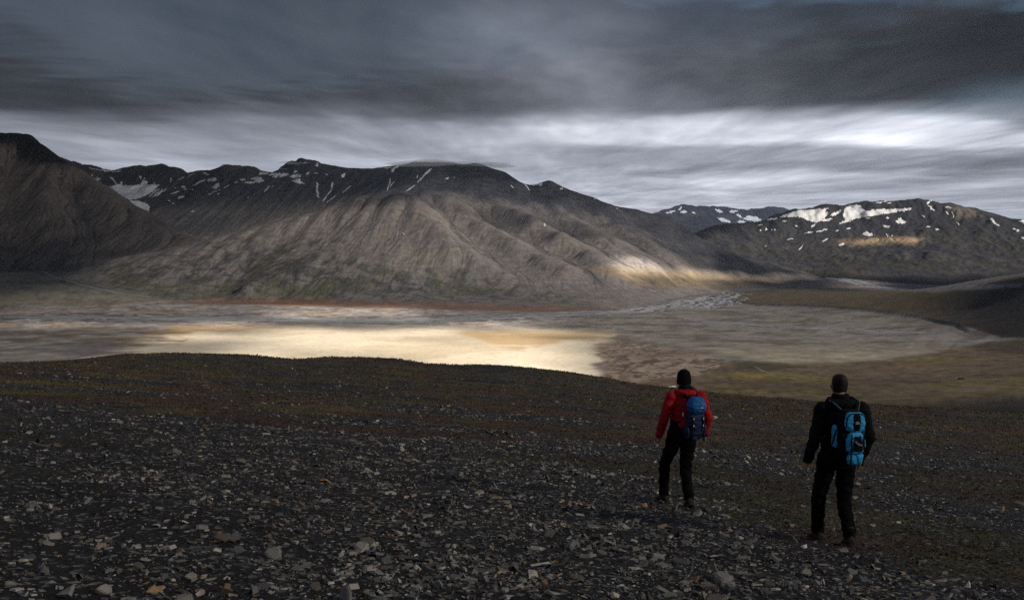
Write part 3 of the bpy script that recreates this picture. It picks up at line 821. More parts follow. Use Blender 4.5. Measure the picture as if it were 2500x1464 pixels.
    cn = mix(np.broadcast_to(np.array([0.30, 0.235, 0.18]), col.shape), [0.12, 0.085, 0.065], sstep(0.75, 1.25, rg))
    cn = mix(cn, [0.17, 0.125, 0.10], 0.7 * sstep(900, 830, pyy) * sstep(-0.3, 0.3, n2))
    col = mix(col, cn, net)
    # tundra below us on the right
    tun = reg([(1500, 945), (1700, 915), (1780, 880), (1960, 890), (2180, 880), (2340, 852), (2440, 832), (2800, 820), (2800, 1400), (1300, 1400)], 6, .4, .6)
    ct = mix(np.broadcast_to(np.array([0.135, 0.096, 0.064]), col.shape), [0.165, 0.125, 0.052], sstep(-0.1, 0.45, streak * 0.7 + n1))
    ct = mix(ct, [0.18, 0.13, 0.085], 0.7 * sstep(0.2, 0.55, n1 - streak * 0.6))
    ct = mix(ct, [0.05, 0.05, 0.02], 0.7 * reg([(1770, 876), (1880, 880), (1960, 895), (1900, 910), (1790, 905)], 6))
    ct = mix(ct, [0.20, 0.16, 0.045], 0.7 * reg([(1720, 915), (1900, 912), (2100, 925), (2000, 935), (1800, 930)], 8))
    ct = mix(ct, [0.05, 0.038, 0.03], 0.7 * reg([(2330, 838), (2450, 830), (2800, 800), (2800, 900), (2420, 860)], 8))
    col = mix(col, ct, tun)
    # terrace tundra, hillside at the right with its shade put into the colour
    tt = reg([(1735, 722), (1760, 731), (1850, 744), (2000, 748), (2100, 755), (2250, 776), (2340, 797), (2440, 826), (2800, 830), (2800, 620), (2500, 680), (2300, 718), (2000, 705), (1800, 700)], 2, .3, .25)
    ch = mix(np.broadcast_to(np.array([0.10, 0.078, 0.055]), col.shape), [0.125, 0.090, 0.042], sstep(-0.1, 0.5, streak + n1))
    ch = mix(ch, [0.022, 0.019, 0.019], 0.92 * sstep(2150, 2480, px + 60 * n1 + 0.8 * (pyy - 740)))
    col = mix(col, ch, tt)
    col = mix(col, [0.03, 0.028, 0.03], 0.85 * sstep(1.8, 0.5, np.abs(poly_sd(px + 8 * n2, pyy + 1.5 * n2, [(1735, 722), (1760, 732), (1850, 745), (2000, 749), (2100, 756), (2250, 777), (2340, 796), (2340, 700), (1800, 690)]))) * (pyy > 724) * (px < 2360))  # shade of the cut bank painted as a dark line
    # upper valley gravel
    uv = reg([(1900, 645), (1990, 665), (2200, 692), (2400, 700), (2500, 697), (2500, 704), (2380, 712), (2200, 712), (2060, 700), (1985, 684)], 3, .4, .4)
    col = mix(col, mix(np.broadcast_to(lav * 0.8, col.shape), dark * 1.6, sstep(0, 0.5, st2)), uv)
    # side-valley fan on the left
    fl = reg([(-200, 664), (90, 656), (180, 668), (300, 700), (440, 733), (200, 745), (-200, 748)], 3, .3, .3)
    cl = mix(np.broadcast_to(np.array([0.195, 0.178, 0.140]), col.shape), [0.125, 0.115, 0.10], 0.8 * sstep(0, 0.5, streak))
    cl = mix(cl, dark, 0.8 * reg([(70, 655), (110, 660), (200, 685), (330, 708), (450, 726), (440, 735), (300, 722), (150, 690), (80, 668)], 4, .4, .4) * sstep(-0.3, 0.3, st2))
    col = mix(col, cl, fl)
    amp = (1 - 0.8 * sand)
    col *= np.clip(1 + amp * (0.22 * n3 + 0.16 * st2 + (0.16 + 0.14 * tun) * n4), 0.35, 1.7)[..., None]
    near_c = mix(np.broadcast_to(np.array([0.06, 0.05, 0.04]), col.shape), [0.07, 0.055, 0.028], sstep(-0.2, 0.3, n2))
    col = mix(col, near_c, sstep(2200, 1700, Y))
    Z = Z + sstep(2200, 2600, Y) * (0.5 * n2) + (1.2 * n2 * sstep(800, 880, pyy) * tun)
    V = np.stack([X, Y, Z], -1).reshape(-1, 3)
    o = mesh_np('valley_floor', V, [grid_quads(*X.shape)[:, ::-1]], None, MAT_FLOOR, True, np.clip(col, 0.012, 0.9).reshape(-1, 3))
    tag(o, 'wide braided river flat with pale sand, grey outwash fans and tundra', None, None, 'structure')
    FIELDS['floor'] = dict(us=us, Ys=Ys, Z=Z)
    return o

def floor_z(X, Y):
    f = FIELDS['floor']
    u = np.interp(X / Y, f['us'], np.arange(len(f['us'])))
    r = np.interp(-Y, -f['Ys'], np.arange(len(f['Ys'])))
    i0 = np.clip(np.floor(r).astype(int), 0, len(f['Ys']) - 2); j0 = np.clip(np.floor(u).astype(int), 0, len(f['us']) - 2)
    a, b = r - i0, u - j0
    Z = f['Z']
    return (Z[i0, j0] * (1 - b) + Z[i0, j0 + 1] * b) * (1 - a) + (Z[i0 + 1, j0] * (1 - b) + Z[i0 + 1, j0 + 1] * b) * a

MAT_FLOOR = mat_attr('river_flat', 0.9, 0.2, 0.09, 0.16, 0.0)
valley = floor_build()

# plain low ground to the horizon under everything
def base_ground():
    rr = np.concatenate([[0], 300 * np.exp(np.linspace(0, math.log(170), 40))])
    aa = np.linspace(0, 2 * np.pi, 73)[:-1]
    A, R = np.meshgrid(aa, rr)
    X, Y = R * np.sin(A), R * np.cos(A)
    Z = np.full_like(X, FLOOR - 40)
    rise = sstep(300, -300, Y) * 1.0
    Z = np.where(Y < 0, np.minimum(-80 + 0 * Y, 0) - 20, Z)
    col = mix(np.broadcast_to(np.array([0.12, 0.10, 0.085]), X.shape + (3,)), [0.08, 0.07, 0.06], sstep(-0.2, 0.4, fbm(X / 1500, Y / 1500, 4, 9)))
    i = np.arange(X.size).reshape(X.shape)
    j = np.roll(i, -1, 1)
    q = np.stack([i[:-1], j[:-1], j[1:], i[1:]], -1).reshape(-1, 4)
    o = mesh_np('ground', np.stack([X, Y, Z], -1).reshape(-1, 3), [q[:, ::-1]], None, MAT_FLOOR, True, col.reshape(-1, 3))
    tag(o, 'bare stony lowland stretching to the horizon', None, None, 'structure')
base_ground()

# ------------------------------------------------------------------ the stony slope underfoot
CREST_PX = [-600, 0, 130, 300, 430, 600, 720, 800, 900, 960, 1040, 1120, 1200, 1260, 1400, 1480, 1540, 1640, 1750, 1950, 2200, 2500, 3100]
CREST_PY = [900, 886, 879, 861, 861, 869, 881, 874, 875, 878, 890, 894, 893, 897, 913, 925, 938, 950, 962, 976, 990, 1004, 1030]

def fg_z(X, Y):
    d = np.sqrt(X * X + Y * Y)
    Yc = np.maximum(Y, 1.0)
    u = np.clip(X / Yc, -0.9, 0.9)
    px = CX + u * F
    # slope so that the crest, where it stands, meets the photographed outline
    s = (np.interp(px, CREST_PX, CREST_PY) - HOR) / F
    Dc = 150.0
    q = EYE / Dc ** 2
    p = s - 2 * EYE / Dc
    front = sstep(4.0, 40.0, Y)
    pl = (0.131 + 0.07 * u)
    pp = p * sstep(40, 120, Y) + pl * (1 - sstep(40, 120, Y))
    z = -(np.where(Y > 1, pp * Y, 0.131 * Y + 0.07 * X)) - q * np.minimum(d, 165.0) ** 2
    z = z - np.maximum(d - 165, 0) * 2 * q * 165 - 0.0016 * np.maximum(d - 165, 0) ** 2
    z = z + 0.10 * sstep(12, 40, d) * fbm(X / 14, Y / 9, 3, 41) + 0.35 * sstep(30, 90, d) * fbm(X / 45, Y / 28, 3, 43) * sstep(160, 110, d)
    z = z + 0.05 * fbm(X / 2.2, Y / 1.6, 3, 44)
    return z

def moss_mask(X, Y):
    """0 bare shale .. 1 moss and heath"""
    d = np.sqrt(X * X + Y * Y)
    m = fbm(X / 7.5, Y / 4.2, 4, 51) + 0.35 * fbm(X / 1.6, Y / 1.1, 3, 52)
    px = CX + F * X / np.maximum(Y, 1)
    bias = np.interp(d, [7, 10, 14, 20, 30, 60, 150], [-0.34, -0.40, -0.34, -0.06, 0.10, 0.22, 0.30])
    bias = bias + 0.16 * sstep(500, 2400, px) * sstep(9, 20, d) - 0.35 * np.exp(-((px - 1350) / 380.0) ** 2) * sstep(24, 13, d)
    return sstep(-0.12, 0.34, m + bias)

def fg_build():
    us = np.tan(np.linspace(-1.0, 1.0, 2))
    af = np.linspace(-37, 37, 430); ab = np.concatenate([np.linspace(38, 90, 30), np.linspace(95, 265, 36), np.linspace(270, 322, 30)])
    az = np.radians(np.concatenate([af, ab]))
    rr = np.concatenate([[0.3, 1, 2, 3, 4, 5, 6], np.linspace(6.6, 30, 170), 30 * np.exp(np.linspace(0.015, math.log(9.5), 90))])
    A, R = np.meshgrid(az, rr)
    X, Y = R * np.sin(A), R * np.cos(A)
    Z = fg_z(X, Y)
    m = moss_mask(X, Y)
    n = fbm(X / 0.5, Y / 0.5, 3, 61)
    Z = Z + 0.012 * n * sstep(40, 20, R)
    shale = np.array([0.048, 0.046, 0.046]); soil = np.array([0.018, 0.016, 0.015])
    rust = np.array([0.058, 0.034, 0.018]); olive = np.array([0.050, 0.043, 0.018]); ochre = np.array([0.085, 0.064, 0.024])
    n1 = fbm(X / 5, Y / 3.4, 4, 62); n2 = fbm(X / 22, Y / 12, 4, 63)
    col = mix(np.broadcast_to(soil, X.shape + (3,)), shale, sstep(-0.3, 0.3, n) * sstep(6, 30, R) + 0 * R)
    mc = mix(np.broadcast_to(rust, col.shape), olive, sstep(-0.25, 0.25, n1 + 0.8 * n2))
    mc = mix(mc, ochre, 0.8 * sstep(0.3, 0.7, n1 - 0.3 * n2))
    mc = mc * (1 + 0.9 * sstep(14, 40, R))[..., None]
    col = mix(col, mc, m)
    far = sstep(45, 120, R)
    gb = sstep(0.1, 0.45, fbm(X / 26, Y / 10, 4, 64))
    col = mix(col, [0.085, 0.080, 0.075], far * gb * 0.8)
    i = np.arange(X.size).reshape(X.shape); j = np.roll(i, -1, 1)
    qd = np.stack([i[:-1], j[:-1], j[1:], i[1:]], -1).reshape(-1, 4)
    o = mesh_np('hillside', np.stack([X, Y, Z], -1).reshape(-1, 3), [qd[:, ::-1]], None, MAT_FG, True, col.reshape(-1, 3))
    tag(o, 'dark stony hillside with moss patches falling away to the valley', None, None, 'structure')
    return o

def mat_ground_near():
    m = mat_attr('shale_ground', 0.85, 0.3, 1.4, 0.45, 0.0)
    n, l, b = nodes_of(m)
    geo = n.new('ShaderNodeNewGeometry')
    vo = n.new('ShaderNodeTexVoronoi'); vo.inputs['Scale'].default_value = 16.0
    vo2 = n.new('ShaderNodeTexVoronoi'); vo2.inputs['Scale'].default_value = 3.4
    nz = n.new('ShaderNodeTexNoise'); nz.inputs['Scale'].default_value = 9.0; nz.inputs['Detail'].default_value = 8
    for t in (vo, vo2, nz): l.new(geo.outputs['Position'], t.inputs['Vector'])
    ad = n.new('ShaderNodeMath'); ad.operation = 'ADD'; l.new(vo.outputs['Distance'], ad.inputs[0]); l.new(vo2.outputs['Distance'], ad.inputs[1])
    ad2 = n.new('ShaderNodeMath'); ad2.operation = 'ADD'; l.new(ad.outputs[0], ad2.inputs[0]); l.new(nz.outputs['Fac'], ad2.inputs[1])
    bp = n.new('ShaderNodeBump'); bp.inputs['Strength'].default_value = 0.9; bp.inputs['Distance'].default_value = 0.06
    l.new(ad2.outputs[0], bp.inputs['Height']); l.new(bp.outputs[0], b.inputs['Normal'])
    # single pale chips between the larger stones
    old = b.inputs['Base Color'].links[0].from_socket
    mp = n.new('ShaderNodeMapRange'); mp.inputs['From Min'].default_value = 0.86; mp.inputs['From Max'].default_value = 0.95
    sp = n.new('ShaderNodeSeparateColor'); l.new(vo.outputs['Color'], sp.inputs[0]); l.new(sp.outputs[0], mp.inputs['Value'])
    mx = n.new('ShaderNodeMix'); mx.data_type = 'RGBA'
    l.new(mp.outputs[0], mx.inputs['Factor']); l.new(old, mx.inputs['A']); mx.inputs['B'].default_value = (0.13, 0.125, 0.12, 1)
    l.new(mx.outputs['Result'], b.inputs['Base Color'])
    return m

MAT_FG = mat_ground_near()
hillside = fg_build()

STONE_COL = np.array([[0.060, 0.061, 0.066], [0.105, 0.105, 0.108], [0.042, 0.044, 0.052], [0.16, 0.158, 0.150], [0.085, 0.074, 0.064], [0.22, 0.21, 0.19], [0.12, 0.092, 0.068], [0.19, 0.125, 0.07], [0.34, 0.33, 0.31]])
STONE_COL = np.clip(STONE_COL * 2.0, 0, 0.55) * np.array([1.05, 1.0, 0.92])
STONE_P = np.array([0.20, 0.21, 0.14, 0.15, 0.10, 0.09, 0.06, 0.025, 0.025])

def scatter(n, dmin, dmax, power, half=0.66):
    """points over the wedge in view, denser near"""
    t = rng.random(n)
    a = 1 - power
    d = (dmin ** a + t * (dmax ** a - dmin ** a)) ** (1 / a)
    u = rng.uniform(-half, half, n)
    return u * d, d

def flakes(X, Y, size, tilt, k=5):
    """angular flat shale chips: top, sides, no underside"""
    n = len(X)
    Z = fg_z(X, Y)
    ang = np.sort(rng.random((n, k)), 1) * 0.55 + np.linspace(0, 1, k, endpoint=False)[None] * 1.0
    ang = ang * 2 * np.pi
    rad = rng.uniform(0.6, 1.0, (n, k))
    el = rng.uniform(0.22, 0.85, n)
    th = size * rng.uniform(0.08, 0.26, n)
    lx = np.cos(ang) * rad * size[:, None]; ly = np.sin(ang) * rad * size[:, None] * el[:, None]
    top = np.stack([lx * 0.86, ly * 0.86, th[:, None] * rng.uniform(0.75, 1.15, (n, k))], -1)
    bot = np.stack([lx, ly, -th[:, None] * np.ones((n, k)) * 0.9], -1)
    v = np.concatenate([top, bot], 1)
    a1 = rng.uniform(0, 2 * np.pi, n); tl = tilt; a2 = rng.uniform(0, 2 * np.pi, n)
    def rot(v, ax, a):
        c, s = np.cos(a)[:, None], np.sin(a)[:, None]
        x, y, z = v[..., 0], v[..., 1], v[..., 2]
        if ax == 'z': return np.stack([x * c - y * s, x * s + y * c, z], -1)
        return np.stack([x, y * c - z * s, y * s + z * c], -1)
    v = rot(rot(rot(v, 'z', a1), 'x', tl), 'z', a2)
    v[..., 2] += -0.13 * v[..., 1] - 0.05 * v[..., 0]
    v += np.stack([X, Y, Z + th * 0.25 + np.abs(np.sin(tl)) * size * 0.25], -1)[:, None]
    base = (np.arange(n) * 2 * k)[:, None]
    topf = base + np.arange(k)[None]
    i = np.arange(k); jn = (i + 1) % k
    side = np.stack([base + k + i, base + k + jn, base + jn, base + i], -1).reshape(-1, 4)
    ci = rng.choice(len(STONE_COL), n, p=STONE_P)
    col = STONE_COL[ci] * rng.uniform(0.45, 1.3, (n, 1))
    return v.reshape(-1, 3), topf, side, np.repeat(col, 2 * k, 0)

MAT_STONE = mat_attr('shale_stone', 0.6, 0.45, 22.0, 0.35, 0.35, 0.01)

def scree():
    X1, Y1 = scatter(104000, 5.2, 34, 0.7)
    m = moss_mask(X1, Y1)
    side = sstep(0.10, 0.52, np.abs(X1 / Y1 - 0.06) + 0.12 * fbm(X1 / 3, Y1 / 3, 2, 71))  # edge darkening imitated by thinning pale stones to either side
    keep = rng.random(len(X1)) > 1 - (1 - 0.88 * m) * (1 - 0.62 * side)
    X1, Y1, m = X1[keep], Y1[keep], m[keep]
    s1 = np.exp(rng.normal(math.log(0.017), 0.66, len(X1))) * np.interp(Y1, [7, 34], [0.95, 1.75]) * (1 - 0.35 * m)
    s1 = np.clip(s1, 0.009, 0.11)
    X2, Y2 = scatter(14000, 34, 175, 0.2)
    m2 = moss_mask(X2, Y2)
    keep = rng.random(len(X2)) > 0.9 * m2
    X2, Y2 = X2[keep], Y2[keep]
    s2 = np.clip(np.exp(rng.normal(math.log(0.075), 0.45, len(X2))), 0.03, 0.3)
    X = np.concatenate([X1, X2]); Y = np.concatenate([Y1, Y2]); s = np.concatenate([s1, s2])
    tilt = np.where(rng.random(len(X)) < 0.14, rng.uniform(0.6, 1.4, len(X)), np.abs(rng.normal(0, 0.30, len(X))))
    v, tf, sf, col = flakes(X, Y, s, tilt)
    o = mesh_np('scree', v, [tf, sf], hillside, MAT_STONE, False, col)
    tag(o, 'loose grey shale chips strewn over the hillside', None, None, 'stuff')

scree()

MAT_SLAB = []
def slab_mats():
    for i, c in enumerate(STONE_COL[[0, 1, 3, 4, 5, 7, 8]]):
        MAT_SLAB.append(mat_plain('slab_stone', tuple(c * 0.7), 0.6, 0.45, 0.4, 14.0, 0.6))
slab_mats()

def slabs():
    """the 300 largest stones, each its own piece of the hillside"""
    protos = []
    for i in range(14):
        k = 8
        a = np.sort(rng.random(k)) * 0.5 + np.arange(k)
        a = a / k * 2 * np.pi
        r = rng.uniform(0.62, 1.0, k); el = rng.uniform(0.4, 0.85); th = rng.uniform(0.09, 0.26)
        x, y = np.cos(a) * r, np.sin(a) * r * el
        V = np.concatenate([np.stack([x * 0.72, y * 0.72, th * rng.uniform(0.8, 1.2, k)], -1), np.stack([x * 0.95, y * 0.95, th * rng.uniform(0.35, 0.7, k)], -1), np.stack([x, y, np.full(k, -th)], -1)])
        j = np.arange(k); jn = (j + 1) % k
        f1 = np.stack([k + j, k + jn, jn, j], -1); f2 = np.stack([2 * k + j, 2 * k + jn, k + jn, k + j], -1)
        o = mesh_np('stone', V, [np.arange(k)[None], f1, f2], None, MAT_SLAB[(0, 1, 2, 1, 3, 0, 2, 0, 1, 3, 0, 2, 4, 1)[i]], False)
        protos.append(o)
    X, Y = scatter(560, 6.0, 24, 0.9, 0.56)
    m = moss_mask(X, Y)
    ok = (rng.random(len(X)) > 0.6 * m)
    # keep clear of the walkers' feet
    for (hx, hy) in ((2.15, 12.7), (3.42, 10.6)): ok &= (np.hypot(X - hx, Y - hy) > 0.5)
    X, Y = X[ok][:296], Y[ok][:296]
    extra = np.array([[P_on(np.float64(px), np.float64(py), 0)[0] * 0, 0] for px, py in ()]) if False else None
    Z = fg_z(X, Y)
    for i in range(len(X)):
        p = protos[i % 14]
        o = p if i < 14 else p.copy()
        if i >= 14: C.objects.link(o)
        s = float(np.clip(np.exp(rng.normal(math.log(0.060), 0.38)), 0.038, 0.15))
        up = rng.random() < 0.12
        o.scale = (s, s, s * rng.uniform(0.7, 1.2))
        tl = rng.uniform(0.7, 1.25) if up else rng.normal(0, 0.16)
        o.rotation_euler = (-0.13 + tl, -0.05 + rng.normal(0, 0.12), rng.uniform(0, 6.28) if not up else rng.normal(0, 0.7))
        o.location = (X[i], Y[i], Z[i] + s * 0.12 + (s * 0.3 if up else 0.0))
        o.parent = hillside
slabs()

def moss():
    X, Y = scatter(95000, 5.2, 130, 0.8)
    m = moss_mask(X, Y)
    keep = rng.random(len(X)) < (0.02 + 0.98 * m)
    X, Y = X[keep], Y[keep]
    n = len(X); b = 3
    Z = fg_z(X, Y)
    h = rng.uniform(0.006, 0.020, n) * np.interp(Y, [7, 20, 60, 130], [0.8, 1.4, 3.4, 7.0])
    a = rng.uniform(0, 2 * np.pi, (n, b)); lean = rng.uniform(0.5, 2.2, (n, b))
    off = rng.normal(0, 0.8, (n, b, 2)) * h[:, None, None]
    cx, cy_ = X[:, None] + off[..., 0], Y[:, None] + off[..., 1]
    dx, dy = np.cos(a), np.sin(a)
    w = h[:, None] * rng.uniform(0.5, 0.9, (n, b))
    v0 = np.stack([cx - dy * w, cy_ + dx * w, np.broadcast_to(Z[:, None], cx.shape) - 0.004], -1)
    v1 = np.stack([cx + dy * w, cy_ - dx * w, np.broadcast_to(Z[:, None], cx.shape) - 0.004], -1)
    v2 = np.stack([cx + dx * lean * h[:, None], cy_ + dy * lean * h[:, None], Z[:, None] + h[:, None] * rng.uniform(0.6, 1.5, (n, b))], -1)
    V = np.stack([v0, v1, v2], 2).reshape(-1, 3)
    n1 = fbm(X / 5, Y / 3.4, 4, 62); n2 = fbm(X / 22, Y / 12, 4, 63)
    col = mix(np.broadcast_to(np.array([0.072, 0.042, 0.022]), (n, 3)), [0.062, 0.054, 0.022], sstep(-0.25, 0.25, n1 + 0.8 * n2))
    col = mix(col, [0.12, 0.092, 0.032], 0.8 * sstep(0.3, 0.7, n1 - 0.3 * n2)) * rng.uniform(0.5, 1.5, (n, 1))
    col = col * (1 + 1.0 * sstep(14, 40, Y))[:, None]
    col = np.repeat(col, 3 * b, 0)
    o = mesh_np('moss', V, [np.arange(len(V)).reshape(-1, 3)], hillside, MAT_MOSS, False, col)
    tag(o, 'rusty and olive moss growing between the stones', None, None, 'stuff')
MAT_MOSS = mat_attr('moss_leaf', 0.9, 0.1, 6.0, 0.3)
moss()


# ------------------------------------------------------------------ snow, draped on the mountains it lies on
def drape(fields, px, py, t0=5000.0, t1=16000.0, step=12.0):
    """walk each pixel's ray until it meets one of the height fields"""
    dx, dy, dz = ray(px, py)
    dx, dz = dx / dy, dz / dy
    n = len(px)
    hit = np.full(n, np.nan); alive = np.ones(n, bool)
    for name in fields:
        f = FIELDS[name]
        y0, y1 = f['ys'][0], f['ys'][-1]
        Yv = np.arange(y0 + 1, y1 - 1, step)
        h = np.full(n, np.nan)
        for a in range(0, n, 3000):
            U = dx[a:a + 3000, None] * Yv[None]; Zr = EYE + dz[a:a + 3000, None] * Yv[None]
            i = (U - f['xs'][0]) / f['cell']; j = (Yv - y0) / f['cell']
            ok = (i >= 0) & (i < len(f['xs']) - 1.01)
            i = np.clip(i, 0, len(f['xs']) - 1.01)
            i0 = i.astype(int); fi = i - i0
            j0 = np.minimum(j.astype(int), len(f['ys']) - 2)[None]; fj = (j - j.astype(int))[None]
            Zf = f['Z']
            H = (Zf[j0, i0] * (1 - fi) + Zf[j0, i0 + 1] * fi) * (1 - fj) + (Zf[j0 + 1, i0] * (1 - fi) + Zf[j0 + 1, i0 + 1] * fi) * fj
            under = ok & (H >= Zr)
            any_ = under.any(1); k = under.argmax(1)
            # refine between the two samples
            r = np.arange(len(k)); km = np.maximum(k - 1, 0)
            d1 = (H - Zr)[r, k]; d0 = (Zr - H)[r, km]
            yy = Yv[km] + (Yv[k] - Yv[km]) * np.clip(d0 / (d0 + d1 + 1e-6), 0, 1)
            h[a:a + 3000] = np.where(any_, yy, np.nan)
        hit = np.fmin(hit, h)
    return np.stack([dx * hit, hit, EYE + dz * hit], -1)

SNOW = {
 'back': ((0, 300, 3.05), [
   [(800,480),(850,466),(880,456),(905,461),(960,466),(1020,463),(1060,456),(1100,462),(1190,460),(1130,515),(1080,545),(1010,570),(960,573),(900,540),(850,505)],
   [(962,576),(1010,580),(1060,592),(1100,605),(1117,625),(1107,660),(1060,642),(1000,612)],
   [(1045,458),(1060,425),(1085,430),(1105,440),(1090,460)], [(1535,432),(1560,415),(1600,408),(1616,425),(1590,438)], [(1575,490),(1600,460),(1630,445),(1636,470),(1605,495)],
   [(1870,420),(1900,405),(1950,405),(1940,425),(1910,430)],
   (660,337,740,351,7),(740,351,860,365,9),(860,365,905,352,8),(855,332,885,352,8),(695,410,780,475,8),(680,386,692,394,7),(720,405,750,422,8),(820,405,845,435,8),(835,405,870,460,7),(900,438,910,458,12),
   (1036,405,1055,403,18),(1070,412,1080,420,10),(1262,432,1285,424,16),(1320,425,1375,405,6),(1395,402,1450,377,5),(1145,450,1155,446,8),(1505,378,1560,380,9),(1435,470,1530,420,9),(1350,475,1380,480,11),
   (1365,495,1390,492,9),(1428,494,1442,496,9),(1295,486,1315,482,7),(1270,532,1335,507,8),(1330,568,1370,540,13),(1250,575,1272,585,7),(1280,602,1305,600,7),(1105,550,1190,490,6),(1130,555,1215,490,9),
   (1155,550,1240,488,10),(1030,562,1175,490,5),(1550,535,1640,497,8),(1618,530,1632,526,10),(1660,490,1710,462,6),(1420,662,1445,655,7),(1970,515,2005,470,6),(1845,560,1850,548,6),(1745,447,1770,440,7),
   (1790,432,1825,420,14),(1600,332,1665,320,7),(1820,450,1965,435,10),(1930,382,2000,377,12),(2000,387,2045,382,11),(2030,405,2080,382,11),(2080,402,2135,377,11),(1215,733,1222,738,6)]),
 'back2': ((600, 360, 3.486), [
   [(110,227),(120,210),(200,215),(180,230)], [(225,250),(290,215),(300,235),(260,260)], [(370,250),(400,232),(475,230),(465,255),(400,260)], [(390,280),(460,262),(470,290),(505,310),(440,305),(400,295)],
   [(590,160),(605,125),(620,135),(615,165)], [(812,240),(830,222),(848,220),(840,255),(820,258)], [(45,268),(75,255),(140,258),(130,280),(100,285)],
   (200,225,275,230,11),(290,245,370,230,13),(245,190,350,178,9),(405,215,435,200,15),(490,145,515,118,9),(515,230,535,210,11),(580,220,615,222,9),(675,230,700,232,6),(608,297,614,430,17),(735,297,738,342,13),
   (738,345,690,410,7),(690,410,655,460,7),(688,465,765,412,7),(820,385,895,328,7),(0,302,155,285,11),(155,378,205,328,6),(215,345,240,322,5)]),
 'main': ((600, 360, 3.486), [
   [(1240,185),(1265,165),(1300,147),(1330,137),(1365,142),(1330,160),(1280,175),(1255,215),(1240,215)], [(1455,300),(1480,270),(1520,225),(1560,187),(1590,177),(1550,220),(1510,260),(1470,298)],
   (1135,170,1240,174,7),(1235,265,1215,330,9),(1215,330,1203,372,8),(1262,290,1225,340,7),(1462,235,1464,265,8),(1365,375,1440,322,6),(1700,270,1728,255,9),(1772,252,1780,262,5),(1330,728,1355,742,7),(2340,277,2420,365,8),(2255,320,2280,350,4)]),
 'main2': ((1200, 400, 3.486), [
   [(335,177),(380,162),(430,159),(430,180),(412,192),(395,178),(360,188)], [(443,505),(455,508),(462,532),(448,530)],
   (165,185,185,205,5),(588,205,603,218,13),(770,239,820,254,6),(874,297,882,304,9),(1005,337,1080,367,10),(1066,376,1074,382,7)]),
 'far': ((1200, 400, 3.486), [
   [(1480,417),(1520,402),(1560,394),(1565,407),(1500,424)], [(1605,412),(1640,394),(1670,412),(1630,422)], [(1900,385),(1935,385),(1970,410),(1940,420),(1915,405)], [(1920,460),(1960,460),(2030,485),(2035,502),(1980,495),(1940,480)],
   [(2020,402),(2070,394),(2100,398),(2060,420),(2035,415)], [(2080,430),(2100,425),(2140,460),(2110,455)], [(2130,465),(2190,440),(2260,450),(2300,485),(2240,495),(2180,480)], [(2085,490),(2140,480),(2165,505),(2140,522),(2105,505)],
   (1590,392,1620,364,14),(1705,415,1735,420,10)]),
 'right': ((1800, 450, 2.929), [
   [(305,234),(370,207),(440,184),(540,180),(655,170),(620,195),(660,205),(640,225),(590,265),(560,275),(520,262),(470,240),(400,232)], [(660,225),(690,200),(745,178),(735,200),(700,225)],
   [(725,285),(770,255),(755,215),(770,170),(800,150),(880,150),(890,175),(920,190),(1025,178),(1090,178),(1250,168),(1235,185),(1100,205),(960,228),(850,245),(790,270)], [(1130,265),(1165,238),(1185,258),(1212,270),(1190,280),(1150,280)],
   [(895,355),(920,335),(945,350),(985,362),(960,370),(920,368)], [(1805,245),(1820,240),(1840,270),(1880,300),(1850,292),(1820,270)], [(1960,312),(2000,322),(2030,335),(2000,340)], [(2010,262),(2050,254),(2075,262),(2050,285)],
   (600,262,680,248,13),(920,245,950,243,7),(1065,238,1085,242,9),(1040,295,1090,300,13),(780,318,810,312,9),(700,335,720,322,13),(565,338,645,320,8),(480,352,540,342,7),(525,300,560,292,11),(415,300,430,297,8),(210,255,285,240,10),(320,265,355,260,6),
   (150,292,180,290,5),(198,326,214,324,14),(160,328,170,327,8),(240,326,250,325,8),(264,326,272,324,8),(1405,110,1370,120,13),(1370,120,1360,145,15),(1365,150,1410,190,9),(1480,168,1535,165,7),(1490,190,1510,215,6),(1530,195,1548,240,9),(1565,270,1585,292,7),
   (1320,220,1340,235,5),(2030,377,2052,388,9),(1350,302,1380,302,9),(1415,320,1440,325,13),(725,435,765,425,11),(605,405,650,393,7),(355,395,400,392,6),(190,443,215,436,6),(440,470,470,435,6),(1062,362,1080,362,12),(1102,372,1112,368,9),(990,132,1160,110,9),(1070,137,1100,135,6)]),
}

def mat_snow():
    m = mat_plain('old_snow', (0.80, 0.82, 0.86), 0.6, 0.3, 0.06, 0.012)
    return m

